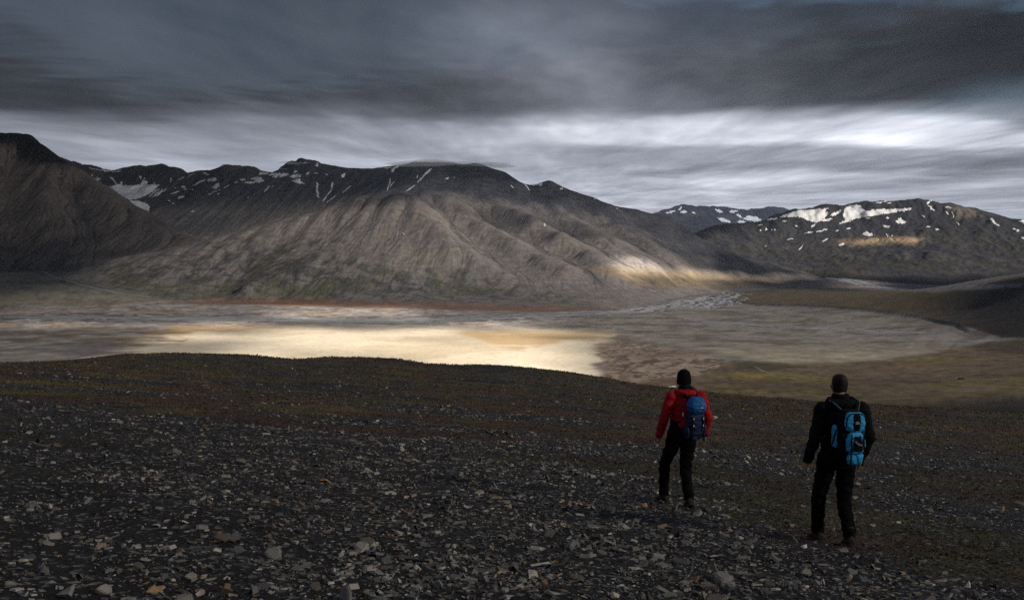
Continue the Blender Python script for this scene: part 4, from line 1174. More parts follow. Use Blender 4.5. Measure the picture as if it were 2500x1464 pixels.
def snow():
    ms = mat_snow()
    par = {'back': mt_back, 'main': mt_main, 'far': mt_far, 'right': mt_right}
    jobs = []
    r = np.random.default_rng(21)
    for key, ((ox, oy, sc), shapes) in SNOW.items():
        fld = key.rstrip('2')
        for si, s in enumerate(shapes):
            if isinstance(s, tuple):
                x1, y1, x2, y2, w = s
                w *= 1.4
                d = np.array([x2 - x1, y2 - y1], float); L = np.hypot(*d) + 1e-6; t = d / L; nn = np.array([-t[1], t[0]])
                k = max(4, int(L / 10)); q = np.linspace(0, 1, k)
                prof = 0.5 * w * (0.25 + 0.75 * np.sin(np.pi * np.clip(q, 0.03, 0.97)) ** 0.6)
                wob = 0.22 * w * r.normal(0, 1, k)
                c = np.array([x1, y1]) + np.outer(q, d) + np.outer(wob, nn)
                poly = np.concatenate([c + nn * (prof * r.uniform(0.6, 1.2, k))[:, None], (c - nn * (prof * r.uniform(0.6, 1.2, k))[:, None])[::-1]])
            else:
                poly = np.array(s, float)
            # roughen the outline
            out = []
            for a, b in zip(poly, np.roll(poly, -1, 0)):
                L = np.hypot(*(b - a)); n = max(1, int(L / 6.0))
                nn = np.array([-(b - a)[1], (b - a)[0]]) / (L + 1e-6)
                for i in range(n):
                    f = i / n
                    out.append(a + (b - a) * f + (nn * r.normal(0, 0.09 * min(L, 45)) * (4 * f * (1 - f)) if i else 0))
            poly = np.array(out) / sc + [ox, oy]
            jobs.append((fld, poly, si))
    for fld in ('back', 'main', 'far', 'right'):
        allv, meta = [], []
        for f, poly, si in jobs:
            if f != fld: continue
            x0, y0 = poly.min(0); x1, y1 = poly.max(0)
            st = max(1.2, min(3.5, (x1 - x0) / 14))
            gx, gy = np.meshgrid(np.arange(x0, x1, st), np.arange(y0, y1, max(0.9, st * 0.6)))
            sd = poly_sd(gx.ravel(), gy.ravel(), poly)
            inner = np.stack([gx.ravel(), gy.ravel()], -1)[sd > 0.6]
            pts = np.concatenate([poly, inner])
            ed = [(i, (i + 1) % len(poly)) for i in range(len(poly))]
            vs, es, fs, *_ = delaunay_2d_cdt([Vector(p) for p in pts], ed, [], 1, 1e-4)
            if len(fs) < 1: continue
            vs = np.array([tuple(v) for v in vs])
            fs = np.array([tuple(q) for q in fs if len(q) == 3])
            meta.append((len(vs), fs, np.clip(poly_sd(vs[:, 0], vs[:, 1], poly), 0, 2.0), si))
            allv.append(vs)
        av = np.concatenate(allv)
        W = drape(['back', 'main'] if fld == 'back' else [fld], av[:, 0], av[:, 1])
        k = 0
        for n, fs, sd, si in meta:
            w = W[k:k + n].copy(); k += n
            ok = ~np.isnan(w[:, 0])
            # triangles stretched over a hidden hollow are dropped
            tri = fs[ok[fs].all(1)]
            if len(tri) == 0: continue
            span = w[tri][:, :, 1].max(1) - w[tri][:, :, 1].min(1)
            tri = tri[span < 260]
            if len(tri) == 0: continue
            w[~ok] = w[ok][0]
            w[:, 2] += 1.0 + 1.6 * sd / 2.0
            w[:, 1] -= 2.0
            V, t, = compact(w, tri)
            # wind triangles upward
            nz = np.cross(V[t[:, 1]] - V[t[:, 0]], V[t[:, 2]] - V[t[:, 0]])[:, 2]
            t[nz < 0] = t[nz < 0][:, ::-1]
            gl = fld == 'back' and si in (0, 1) and n > 60
            mesh_np('glacier' if gl else 'snow_patch', V, [t], par[fld], ms, True)
snow()

# ------------------------------------------------------------------ braided water on the flats
def mat_water():
    m = bpy.data.materials.new('river_water')
    n, l, b = nodes_of(m)
    b.inputs['Base Color'].default_value = (0.40, 0.41, 0.43, 1)
    b.inputs['Roughness'].default_value = 0.25
    b.inputs['IOR'].default_value = 1.33
    geo = n.new('ShaderNodeNewGeometry')
    nz = n.new('ShaderNodeTexNoise'); nz.inputs['Scale'].default_value = 0.4; nz.inputs['Detail'].default_value = 4
    l.new(geo.outputs['Position'], nz.inputs['Vector'])
    bp = n.new('ShaderNodeBump'); bp.inputs['Strength'].default_value = 0.25; bp.inputs['Distance'].default_value = 0.1
    l.new(nz.outputs['Fac'], bp.inputs['Height']); l.new(bp.outputs[0], b.inputs['Normal'])
    return m
MAT_WATER = mat_water()

def ribbon_pts(line, w, jit, r, step=22.0, lift=0.7):
    c = np.array(line, float)
    seg = np.hypot(*np.diff(c, axis=0).T); s = np.concatenate([[0], np.cumsum(seg)])
    q = np.arange(0, s[-1], step)
    x, y = np.interp(q, s, c[:, 0]), np.interp(q, s, c[:, 1])
    for _ in range(3):
        if len(x) > 4:
            x[1:-1] = (x[:-2] + 2 * x[1:-1] + x[2:]) / 4; y[1:-1] = (y[:-2] + 2 * y[1:-1] + y[2:]) / 4
    tx, ty = np.gradient(x), np.gradient(y); tl = np.hypot(tx, ty) + 1e-9
    nx, ny = -ty / tl, tx / tl
    ph = r.uniform(0, 100)
    off = jit * (noise(q / 260 + ph, q * 0 + ph, 5) + 0.5 * noise(q / 95 + ph, q * 0 + 3, 6))
    x, y = x + nx * off, y + ny * off
    ww = w * (0.45 + 0.9 * np.abs(noise(q / 120 + ph, q * 0 + 9, 8))) * np.clip(np.minimum(q, q[-1] - q) / 60 + 0.1, 0, 1)
    a = np.stack([x + nx * ww, y + ny * ww], -1); b = np.stack([x - nx * ww, y - ny * ww], -1)
    za = floor_z(a[:, 0], a[:, 1]) + lift; zb = floor_z(b[:, 0], b[:, 1]) + lift
    n = len(q)
    V = np.concatenate([np.c_[a, za], np.c_[b, zb]])
    i = np.arange(n - 1)
    return V, np.stack([i, i + n, i + n + 1, i + 1], -1)

def braid(name, pxline, count, spread, w, seed, label, mat, part=(0.25, 0.7)):
    r = np.random.default_rng(seed)
    base = np.array([P_on(np.float64(a), np.float64(b), FLOOR)[:2] if len(t) == 2 else P(*t)[:2] for t in pxline for a, b in [t[:2]]])
    seg = np.hypot(*np.diff(base, axis=0).T); s = np.concatenate([[0], np.cumsum(seg)])
    Vs, Qs, k = [], [], 0
    for c in range(count):
        L = s[-1] * (1.0 if c == 0 else r.uniform(*part)); a = 0 if c == 0 else r.uniform(0, s[-1] - L)
        q = np.linspace(a, a + L, max(4, int(L / 60)))
        x, y = np.interp(q, s, base[:, 0]), np.interp(q, s, base[:, 1])
        tx, ty = np.gradient(x), np.gradient(y); tl = np.hypot(tx, ty)
        o = 0 if c == 0 else r.uniform(-1, 1) * spread
        amp = o * np.sqrt(np.clip(np.sin(np.pi * (q - a) / L), 0, 1))
        x, y = x - ty / tl * amp, y + tx / tl * amp
        V, Q = ribbon_pts(np.stack([x, y], -1), w * (1 if c == 0 else r.uniform(0.4, 0.9)), spread * 0.35, r)
        V[:, 2] += 0.02 * c
        Vs.append(V); Qs.append(Q + k); k += len(V)
    o = mesh_np(name, np.concatenate(Vs), [np.concatenate(Qs)], None, mat, True)
    tag(o, label, None, None, 'structure')

braid('river', [(1790, 717), (1735, 722), (1690, 733), (1645, 742), (1560, 752), (1530, 758), (1400, 764), (1300, 768), (1150, 776), (1000, 784), (800, 784), (600, 780), (300, 778), (100, 774), (-150, 770)], 26, 130, 20.0, 4, 'braided grey river running along the foot of the scree mountain', MAT_WATER)
braid('river', [(1800, 714), (1740, 721), (1700, 733), (1650, 746), (1575, 757)], 15, 260, 17.0, 14, 'pale braided channels spreading over dark gravel beside the tundra terrace', MAT_WATER, (0.4, 0.95))
braid('stream', [(1640, 770), (1750, 783), (1860, 792), (1960, 800), (2060, 808), (2180, 820), (2310, 831)], 10, 60, 8.0, 5, 'thin braided stream crossing the grey outwash fan', MAT_WATER)
braid('creek', [(1985, 668, 8400), (2020, 680, 8050), (2060, 690, 7900), (2120, 700, 7400), (2200, 708, 6950), (2300, 712, 6750), (2360, 711, 6800)], 10, 110, 20.0, 6, 'pale upper creek in the gravel below the snowy mountain', MAT_WATER)
braid('brook', [(95, 660, 6600), (130, 675, 6350), (200, 692, 6080), (300, 713, 5830), (400, 727, 5650), (460, 733)], 4, 40, 9.0, 7, 'narrow brook along the edge of the side valley fan', MAT_WATER)
MAT_TRACK = mat_plain('pale_gravel', (0.34, 0.30, 0.24), 0.9, 0.2, 0.3, 0.4)
braid('track', [(1838, 893), (1862, 908), (1900, 917), (2000, 923), (2080, 928), (2200, 934), (2300, 940), (2420, 948), (2560, 956)], 1, 0, 3.2, 8, 'pale gravel track winding through the tundra below', MAT_TRACK)

# ------------------------------------------------------------------ cabins far below on the flat
def box(V, Fc, x0, x1, y0, y1, z0, z1):
    k = len(V)
    V += [(x0, y0, z0), (x1, y0, z0), (x1, y1, z0), (x0, y1, z0), (x0, y0, z1), (x1, y0, z1), (x1, y1, z1), (x0, y1, z1)]
    Fc += [(k, k + 3, k + 2, k + 1), (k + 4, k + 5, k + 6, k + 7), (k, k + 1, k + 5, k + 4), (k + 1, k + 2, k + 6, k + 5), (k + 2, k + 3, k + 7, k + 6), (k + 3, k, k + 4, k + 7)]

def part_box(name, b, mat, parent):
    V, Fc = [], []
    box(V, Fc, *b)
    return mesh_np(name, np.array(V, float), [np.array(Fc)], parent, mat, False)

def cabin(px, py, L, W, H, rz, wall, roof, label):
    p = P_on(np.float64(px), np.float64(py), FLOOR)
    z = float(floor_z(np.array([p[0]]), np.array([p[1]]))[0])
    r = empty('cabin', (p[0], p[1], z - 0.2), rz)
    tag(r, label, 'cabin', 'cabins on the tundra')
    l, w = L / 2, W / 2
    V = np.array([(-l, -w, 0), (l, -w, 0), (l, w, 0), (-l, w, 0), (-l, -w, H), (l, -w, H), (l, w, H), (-l, w, H), (-l, 0, H + W * 0.3), (l, 0, H + W * 0.3)], float)
    mesh_np('wall', V, [np.array([(0, 1, 5, 4), (2, 3, 7, 6)]), np.array([(1, 2, 6, 9, 5), (3, 0, 4, 8, 7)])], r, wall, False)
    e, t = 0.5, 0.25
    for s in (-1, 1):
        y0, z0, y1, z1 = s * (w + e), H - 0.3, 0.0, H + W * 0.3 + 0.12
        V = np.array([(-l - e, y0, z0), (l + e, y0, z0), (l + e, y1, z1), (-l - e, y1, z1), (-l - e, y0, z0 + t), (l + e, y0, z0 + t), (l + e, y1, z1 + t), (-l - e, y1, z1 + t)], float)
        mesh_np('roof', V, [np.array([(0, 1, 2, 3), (4, 7, 6, 5), (0, 4, 5, 1), (1, 5, 6, 2), (2, 6, 7, 3), (3, 7, 4, 0)])], r, roof, False)
    part_box('door', (-0.5, 0.5, -w - 0.06, -w + 0.02, 0.1, 2.1), M_BLACK, r)
    for x in (-l * 0.6, l * 0.6):
        part_box('window', (x - 0.6, x + 0.6, -w - 0.05, -w + 0.02, 1.0, 2.0), M_GLASS, r)

M_BLACK = mat_plain('black_trim', (0.02, 0.02, 0.022), 0.6)
M_GLASS = mat_plain('window_glass', (0.03, 0.04, 0.05), 0.1, 0.5)
M_WHITE = mat_plain('white_boards', (0.75, 0.75, 0.74), 0.6)
M_REDB = mat_plain('dark_red_boards', (0.20, 0.05, 0.05), 0.7)
M_TIN = mat_plain('grey_tin_roof', (0.30, 0.33, 0.36), 0.45)
M_DARKW = mat_plain('dark_boards', (0.035, 0.03, 0.028), 0.8)
cabin(1634, 946, 9, 6, 3.0, 0.2, M_TIN, M_BLACK, 'grey cabin with dark roof on the tundra beside the pale sand')
cabin(1637, 941, 8, 5, 2.8, 0.1, M_WHITE, M_TIN, 'white cabin with grey roof between the grey and red cabins')
cabin(1645, 941, 9, 6, 3.0, -0.1, M_REDB, M_WHITE, 'dark red cabin with white roof beside the white cabin')
cabin(2346, 941, 14, 7, 3.0, 0.0, M_DARKW, M_DARKW, 'long dark cabin near the gravel track')

# ------------------------------------------------------------------ the two walkers
def tube(V, Fc, pts, rad, n=14):
    """closed tube through pts; rad = (rx, ry) or r per point; rx runs sideways, ry fore and aft"""
    pts = [Vector(p) for p in pts]
    base = len(V)
    m = len(pts)
    for i, p in enumerate(pts):
        t = (pts[min(i + 1, m - 1)] - pts[max(i - 1, 0)]).normalized()
        ref = Vector((0, 1, 0)) if abs(t.y) < 0.85 else Vector((0, 0, 1))
        a = ref.cross(t).normalized(); b = t.cross(a).normalized()
        r = rad[i]
        rx, ry = r if isinstance(r, tuple) else (r, r)
        for k in range(n):
            an = 2 * math.pi * k / n
            V.append(tuple(p + a * (rx * math.cos(an)) + b * (ry * math.sin(an))))
    for i in range(m - 1):
        for k in range(n):
            k2 = (k + 1) % n
            Fc.append((base + i * n + k, base + i * n + k2, base + (i + 1) * n + k2, base + (i + 1) * n + k))
    Fc.append(tuple(base + k for k in range(n))[::-1])
    Fc.append(tuple(base + (m - 1) * n + k for k in range(n)))

def ball(V, Fc, c, r, n=14):
    rx, ry, rz = r if isinstance(r, tuple) else (r, r, r)
    zs = [math.sin(math.pi * (i / 8 - 0.5)) * 0.985 for i in range(9)]
    tube(V, Fc, [(c[0], c[1], c[2] + z * rz) for z in zs], [(rx * math.sqrt(max(1 - z * z, 0.02)), ry * math.sqrt(max(1 - z * z, 0.02))) for z in zs], n)

def fused(name, V, Fc, voxel, mat, parent, smooth=4, wrinkle=0.0, wscale=9.0, seed=0):
    """fuse overlapping tubes into one continuous skin"""
    me = bpy.data.meshes.new(name)
    me.from_pydata(V, [], Fc); me.update()
    o = bpy.data.objects.new(name, me)
    C.objects.link(o)
    rm = o.modifiers.new('fuse', 'REMESH'); rm.mode = 'VOXEL'; rm.voxel_size = voxel; rm.use_smooth_shade = True
    sm = o.modifiers.new('relax', 'SMOOTH'); sm.factor = 0.5; sm.iterations = smooth
    dg = bpy.context.evaluated_depsgraph_get()
    m2 = bpy.data.meshes.new_from_object(o.evaluated_get(dg))
    bpy.data.objects.remove(o); bpy.data.meshes.remove(me)
    m2.name = name
    if wrinkle:
        n = len(m2.vertices)
        co = np.empty(n * 3, np.float32); no = np.empty(n * 3, np.float32)
        m2.vertices.foreach_get('co', co); m2.vertices.foreach_get('normal', no)
        co = co.reshape(-1, 3); no = no.reshape(-1, 3)
        u = np.arctan2(co[:, 1], co[:, 0])
        f = fbm(co[:, 0] * wscale + seed + 3 * co[:, 1], co[:, 2] * wscale * 1.7 + 2.0 * co[:, 1] + 0.8 * u, 4, 900 + seed)
        f = f - 0.6 * np.abs(noise(co[:, 0] * wscale * 0.7 + 5, co[:, 2] * wscale * 1.3 + 4 * co[:, 1] + seed, 950 + seed))
        co = co + no * (wrinkle * f)[:, None]
        m2.vertices.foreach_set('co', co.ravel().astype(np.float32))
        m2.update()
    m2.polygons.foreach_set('use_smooth', np.ones(len(m2.polygons), bool))
    o = bpy.data.objects.new(name, m2)
    C.objects.link(o)
    m2.materials.clear(); m2.materials.append(mat)
    o.parent = parent
    return o

def cloth(name, col, rough=0.75, spec=0.25, scale=60.0, sheen=0.0):
    m = mat_plain(name, col, rough, spec, 0.12, scale, 0.25)
    return m

M_SKIN = mat_plain('skin', (0.42, 0.22, 0.16), 0.5, 0.4, 0.1, 20)
M_RED = cloth('red_shell', (0.40, 0.009, 0.016))
M_BLK = cloth('black_shell', (0.008, 0.008, 0.009), 0.85, 0.12)
M_BLK2 = cloth('black_trouser', (0.006, 0.006, 0.007), 0.9, 0.08)
M_KNIT = cloth('black_knit', (0.010, 0.010, 0.011), 0.95, 0.05, 160)
M_HAIR = cloth('dark_hair', (0.012, 0.009, 0.008), 0.6, 0.3, 200)
M_BOOT = cloth('boot_leather', (0.030, 0.022, 0.018), 0.7)
M_SOLE = cloth('boot_sole', (0.06, 0.035, 0.02), 0.9)
M_NAVY = cloth('navy_nylon', (0.012, 0.030, 0.085), 0.6)
M_BLUE = cloth('blue_nylon', (0.012, 0.13, 0.40), 0.55)
M_CYAN = cloth('bright_blue_nylon', (0.040, 0.42, 0.82), 0.55)
M_GREYS = cloth('grey_strap', (0.16, 0.16, 0.18), 0.7)
M_LOGO = mat_plain('white_print', (0.75, 0.76, 0.78), 0.5)
M_EYE = mat_plain('eye_white', (0.7, 0.7, 0.68), 0.3)

def hand(V, Fc, w, d, side, curl):
    """palm and five bent fingers from the wrist w, pointing along d"""
    w = Vector(w); d = Vector(d).normalized()
    fwd = Vector((0, 1, 0)); fwd = (fwd - d * fwd.dot(d)).normalized()      # thumb side looks ahead
    inn = Vector((-side, 0, 0)); inn = (inn - d * inn.dot(d)).normalized()   # palm faces the thigh
    tube(V, Fc, [w - d * 0.03, w + d * 0.02, w + d * 0.06, w + d * 0.095], [(0.027, 0.024), (0.022, 0.034), (0.020, 0.042), (0.017, 0.040)], 12)
    for k, (off, ln) in enumerate(((0.030, 0.070), (0.010, 0.080), (-0.010, 0.074), (-0.029, 0.058))):
        b = w + d * 0.085 + fwd * off
        a1 = d * math.cos(curl * 0.5) + inn * math.sin(curl * 0.5)
        a2 = d * math.cos(curl * 1.4) + inn * math.sin(curl * 1.4)
        p1 = b + a1 * ln * 0.5; p2 = p1 + a2 * ln * 0.32; p3 = p2 + (a2 * 0.6 + inn * 0.5) * ln * 0.2
        tube(V, Fc, [b - d * 0.02, b, p1, p2, p3], [0.0095, 0.0095, 0.0090, 0.0082, 0.0065], 8)
    b = w + d * 0.03 + fwd * 0.032
    t1 = b + (fwd * 0.7 + d * 0.7 + inn * 0.2) * 0.035; t2 = t1 + (d * 0.9 + fwd * 0.15 + inn * 0.3) * 0.032
    tube(V, Fc, [w + d * 0.02 + fwd * 0.012, b, t1, t2], [0.013, 0.012, 0.0105, 0.008], 8)

def head(V, Fc, c, nod=0.0):
    """skull, jaw, nose, lips, brow and ears; c is the centre of the head"""
    x, y, z = c
    ball(V, Fc, (x, y - 0.008, z + 0.025), (0.075, 0.095, 0.100), 18)
    tube(V, Fc, [(x, y + 0.030, z + 0.02), (x, y + 0.035, z - 0.05), (x, y + 0.045, z - 0.105)], [(0.066, 0.066), (0.058, 0.060), (0.034, 0.036)], 16)
    tube(V, Fc, [(x, y + 0.086, z + 0.028), (x, y + 0.108, z - 0.020), (x, y + 0.096, z - 0.030)], [0.010, 0.015, 0.012], 8)      # nose
    tube(V, Fc, [(x - 0.045, y + 0.075, z + 0.034), (x, y + 0.090, z + 0.038), (x + 0.045, y + 0.075, z + 0.034)], [0.009, 0.010, 0.009], 8)
    for q in (-0.056, -0.066):
        tube(V, Fc, [(x - 0.024, y + 0.078, z + q), (x, y + 0.092, z + q), (x + 0.024, y + 0.078, z + q)], [0.005, 0.008, 0.005], 8)     # lips
    for s in (-1, 1):
        tube(V, Fc, [(x + s * 0.074, y - 0.004, z + 0.030), (x + s * 0.087, y - 0.012, z + 0.012), (x + s * 0.080, y - 0.004, z - 0.026)], [0.008, 0.015, 0.009], 8)

def boot(name, ankle, toe_yaw, pitch, parent):
    """laced walking boot with a sole; origin under the ankle"""
    a = Vector(ankle)
    R = Matrix.Rotation(toe_yaw, 3, 'Z') @ Matrix.Rotation(pitch, 3, 'X')
    def T(p): return tuple(a + R @ Vector(p))
    V, Fc = [], []
    tube(V, Fc, [T((0, -0.01, 0.10)), T((0, -0.01, 0.03)), T((0, 0.0, -0.03)), T((0, 0.0, -0.075))], [(0.056, 0.066), (0.052, 0.062), (0.050, 0.066), (0.048, 0.075)], 14)
    tube(V, Fc, [T((0, -0.075, -0.055)), T((0, -0.02, -0.045)), T((0, 0.06, -0.045)), T((0, 0.13, -0.060)), T((0, 0.185, -0.075))], [(0.036, 0.036), (0.044, 0.050), (0.048, 0.044), (0.047, 0.032), (0.030, 0.020)], 14)
    b = fused(name, V, Fc, 0.009, M_BOOT, parent, 3)
    V, Fc = [], []
    out = [(0.0, -0.105), (0.030, -0.095), (0.040, -0.05), (0.038, 0.02), (0.052, 0.09), (0.044, 0.16), (0.0, 0.205), (-0.044, 0.16), (-0.052, 0.09), (-0.038, 0.02), (-0.040, -0.05), (-0.030, -0.095)]
    n = len(out)
    for zz in (-0.112, -0.078):
        for (x, y) in out: V.append(T((x, y, zz + (0.018 if y > 0.15 else 0))))
    for k in range(n): Fc.append((k, (k + 1) % n, n + (k + 1) % n, n + k))
    Fc += [tuple(range(n))[::-1], tuple(range(n, 2 * n))]
    me = bpy.data.meshes.new('sole'); me.from_pydata(V, [], Fc); me.update(); me.materials.append(M_SOLE)
    so = bpy.data.objects.new('sole', me); C.objects.link(so); so.parent = b
    return b

def strip(name, pts, w, t, mat, parent, up=(0, 0, 1)):
    """flat webbing through pts"""
    V, Fc = [], []
    pts = [Vector(p) for p in pts]; m = len(pts)
    for i, p in enumerate(pts):
        d = (pts[min(i + 1, m - 1)] - pts[max(i - 1, 0)]).normalized()
        a = d.cross(Vector(up)).normalized() * (w / 2); b = d.cross(a).normalized() * (t / 2)
        V += [tuple(p + a + b), tuple(p - a + b), tuple(p - a - b), tuple(p + a - b)]
    for i in range(m - 1):
        for k in range(4): Fc.append((4 * i + k, 4 * i + (k + 1) % 4, 4 * i + 4 + (k + 1) % 4, 4 * i + 4 + k))
    Fc += [(3, 2, 1, 0), (4 * m - 4, 4 * m - 3, 4 * m - 2, 4 * m - 1)]
    me = bpy.data.meshes.new(name); me.from_pydata(V, [], Fc); me.update(); me.materials.append(mat)
    o = bpy.data.objects.new(name, me); C.objects.link(o); o.parent = parent
    return o

def person(loc, yaw, J, label, jacket_mat, beanie, hem, hood):
    r = empty('person', loc, yaw)
    tag(r, label, 'person', None)
    H = J['head']; N = J['neck']; S = J['sh']; E = J['el']; Wr = J['wr']; Hp = J['hip']; K = J['kn']; A = J['an']; ch = J['chest']; pe = J['pelvis']
    # body: one skin from head to fingers to ankles
    V, Fc = [], []
    head(V, Fc, H)
    tube(V, Fc, [(H[0], H[1] - 0.012, H[2] - 0.06), (N[0], N[1], N[2] + 0.02), (N[0], N[1], N[2] - 0.06)], [0.052, 0.056, 0.07], 14)
    tube(V, Fc, [(N[0], N[1], N[2] - 0.05), ch, (pe[0] * 0.5 + ch[0] * 0.5, pe[1] * 0.5 + ch[1] * 0.5, (pe[2] + ch[2]) / 2), pe], [(0.10, 0.07), (0.155, 0.105), (0.135, 0.095), (0.15, 0.10)], 16)
    for i, sd in ((0, -1), (1, 1)):
        tube(V, Fc, [ch, S[i], tuple((Vector(S[i]) + Vector(E[i])) / 2), E[i], tuple((Vector(E[i]) * 0.6 + Vector(Wr[i]) * 0.4)), Wr[i]], [0.07, 0.056, 0.048, 0.040, 0.041, 0.028], 12)
        hand(V, Fc, Wr[i], Vector(Wr[i]) - Vector(E[i]) + Vector((0, 0, -0.12)), sd, J['curl'])
        tube(V, Fc, [pe, Hp[i], tuple((Vector(Hp[i]) + Vector(K[i])) / 2), K[i], tuple(Vector(K[i]) * 0.65 + Vector(A[i]) * 0.35), A[i]], [0.09, 0.085, 0.072, 0.054, 0.056, 0.040], 12)
    body = fused('body', V, Fc, 0.0105, M_SKIN, r, 3)
    for s in (-1, 1):
        V, Fc = [], []
        ball(V, Fc, (H[0] + s * 0.031, H[1] + 0.079, H[2] + 0.012), 0.011, 10)
        me = bpy.data.meshes.new('eye'); me.from_pydata(V, [], Fc); me.materials.append(M_EYE)
        o = bpy.data.objects.new('eye', me); C.objects.link(o); o.parent = body
    # jacket
    V, Fc = [], []
    mid = tuple(Vector(ch) * 0.5 + Vector(pe) * 0.5)
    hm = (pe[0], pe[1], hem)
    tube(V, Fc, [(N[0], N[1], N[2] + 0.015), (N[0], N[1] - 0.01, N[2] - 0.05), (ch[0], ch[1], ch[2] + 0.07), ch, mid, (pe[0], pe[1], pe[2] + 0.04), hm],
         [(0.088, 0.080), (0.125, 0.100), (0.190, 0.128), (0.196, 0.140), (0.180, 0.130), (0.182, 0.132), (0.186, 0.138)], 20)
    for i in (0, 1):
        s_, e_, w_ = Vector(S[i]), Vector(E[i]), Vector(Wr[i])
        ball(V, Fc, tuple(s_ + Vector((0, 0, -0.012))), (0.082, 0.088, 0.090), 14)
        tube(V, Fc, [(N[0], N[1] - 0.01, N[2] - 0.07), tuple(s_ * 0.55 + Vector(N) * 0.45 + Vector((0, 0, -0.035))), tuple(s_ + Vector((0, 0, -0.01)))], [0.085, 0.080, 0.072], 12)
        tube(V, Fc, [s_ + Vector((0, 0, -0.01)), s_ * 0.5 + e_ * 0.5, e_, e_ * 0.5 + w_ * 0.5, w_ + (w_ - e_).normalized() * 0.005],
             [0.080, 0.073, 0.065, 0.061, 0.048], 14)
    if hood:
        # rolled hood lying on the shoulders and a stand-up collar
        pts = []
        for k in range(13):
            an = math.pi * (-0.15 + 1.30 * k / 12)
            pts.append((N[0] + 0.115 * math.cos(an), N[1] - 0.02 - 0.105 * math.sin(an), N[2] - 0.005 - 0.018 * math.sin(an)))
        tube(V, Fc, pts, [0.036 + 0.022 * math.sin(math.pi * k / 12) for k in range(13)], 10)
    jk = fused('jacket', V, Fc, 0.0095, jacket_mat, r, 4, 0.010, 8.0, int(abs(loc[0] * 10)))
    V, Fc = [], []
    for k in range(2):
        pass
    tube(V, Fc, [(N[0], N[1] - 0.004, N[2] - 0.02), (N[0], N[1] - 0.004, N[2] + 0.062), (N[0], N[1] - 0.004, N[2] + 0.070)], [(0.100, 0.094), (0.090, 0.086), (0.078, 0.074)], 18)
    fused('collar', V, Fc, 0.008, M_BLK, r, 3)
    for i in (0, 1):
        V, Fc = [], []
        d = (Vector(Wr[i]) - Vector(E[i])).normalized()
        tube(V, Fc, [Vector(Wr[i]) - d * 0.045, Vector(Wr[i]) + d * 0.016], [0.053, 0.047], 12)
        fused('cuff', V, Fc, 0.009, M_BLK, jk, 2)
    if beanie:
        V, Fc = [], []
        tube(V, Fc, [mid, (mid[0] * 0.4 + pe[0] * 0.6, mid[1], mid[2] * 0.4 + pe[2] * 0.6), (pe[0], pe[1], pe[2] + 0.03), (pe[0], pe[1], hem - 0.02)], [(0.176, 0.128), (0.190, 0.141), (0.192, 0.143), (0.195, 0.146)], 20)  # black band round the lower jacket
        fused('jacket_dark_band', V, Fc, 0.0095, M_BLK, jk, 3, 0.008, 8.0, 9)
    # trousers
    V, Fc = [], []
    tube(V, Fc, [(pe[0], pe[1], pe[2] + 0.10), pe, (pe[0], pe[1], pe[2] - 0.10)], [(0.165, 0.118), (0.172, 0.128), (0.150, 0.115)], 18)
    for i in (0, 1):
        h_, k_, a_ = Vector(Hp[i]), Vector(K[i]), Vector(A[i])
        tube(V, Fc, [h_ + Vector((0, 0, 0.05)), h_ * 0.6 + k_ * 0.4, k_, k_ * 0.55 + a_ * 0.45, a_ + Vector((0, 0, 0.05)), a_ + Vector((0, 0, -0.015))], [0.108, 0.094, 0.078, 0.073, 0.070, 0.072], 14)
    fused('trousers', V, Fc, 0.010, M_BLK2, r, 4, 0.012, 7.0, 3)
    for i in (0, 1): boot('boot', A[i], J['toe'][i], J['pitch'][i], r)
    # head cover
    V, Fc = [], []
    x, y, z = H
    if beanie:
        tube(V, Fc, [(x, y - 0.006, z - 0.030), (x, y - 0.010, z + 0.00), (x, y - 0.012, z + 0.05), (x, y - 0.014, z + 0.095), (x, y - 0.014, z + 0.125), (x, y - 0.014, z + 0.141)],
             [(0.091, 0.108), (0.092, 0.110), (0.091, 0.110), (0.078, 0.096), (0.055, 0.070), (0.025, 0.03)], 20)
        tube(V, Fc, [(x, y - 0.016, z - 0.062), (x, y - 0.010, z + 0.004)], [(0.090, 0.104), (0.097, 0.114)], 20)
        o = fused('beanie', V, Fc, 0.008, M_KNIT, r, 3, 0.003, 40.0, 5)
    else:
        tube(V, Fc, [(x, y - 0.045, z - 0.055), (x, y - 0.035, z - 0.02), (x, y - 0.022, z + 0.03), (x, y - 0.016, z + 0.08), (x, y - 0.012, z + 0.115), (x, y - 0.010, z + 0.130)],
             [(0.060, 0.058), (0.076, 0.072), (0.082, 0.090), (0.076, 0.094), (0.056, 0.072), (0.028, 0.038)], 20)
        o = fused('hair', V, Fc, 0.007, M_HAIR, r, 2, 0.003, 60.0, 6)
    return r

def print_mark(parent, o, w, mat, ang=0.0):
    """small printed mark: a hill curve over a short bar, like the one on the pack"""
    V, Fc = [], []
    o = Vector(o)
    for k in range(9):
        t = k / 8; x = (t - 0.5) * w; zz = w * 0.28 * math.sin(math.pi * min(1, t * 1.25)) * (1 - 0.3 * t)
        V += [(o.x + x, o.y, o.z + zz), (o.x + x, o.y, o.z + zz - w * 0.09)]
    for k in range(8): Fc.append((2 * k, 2 * k + 1, 2 * k + 3, 2 * k + 2))
    b = len(V)
    V += [(o.x - w * 0.5, o.y, o.z - w * 0.16), (o.x + w * 0.5, o.y, o.z - w * 0.16), (o.x + w * 0.5, o.y, o.z - w * 0.30), (o.x - w * 0.5, o.y, o.z - w * 0.30)]
    Fc.append((b, b + 1, b + 2, b + 3))
    me = bpy.data.meshes.new('logo'); me.from_pydata(V, [], Fc); me.materials.append(mat)
    q = bpy.data.objects.new('logo', me); C.objects.link(q); q.parent = parent
    return q

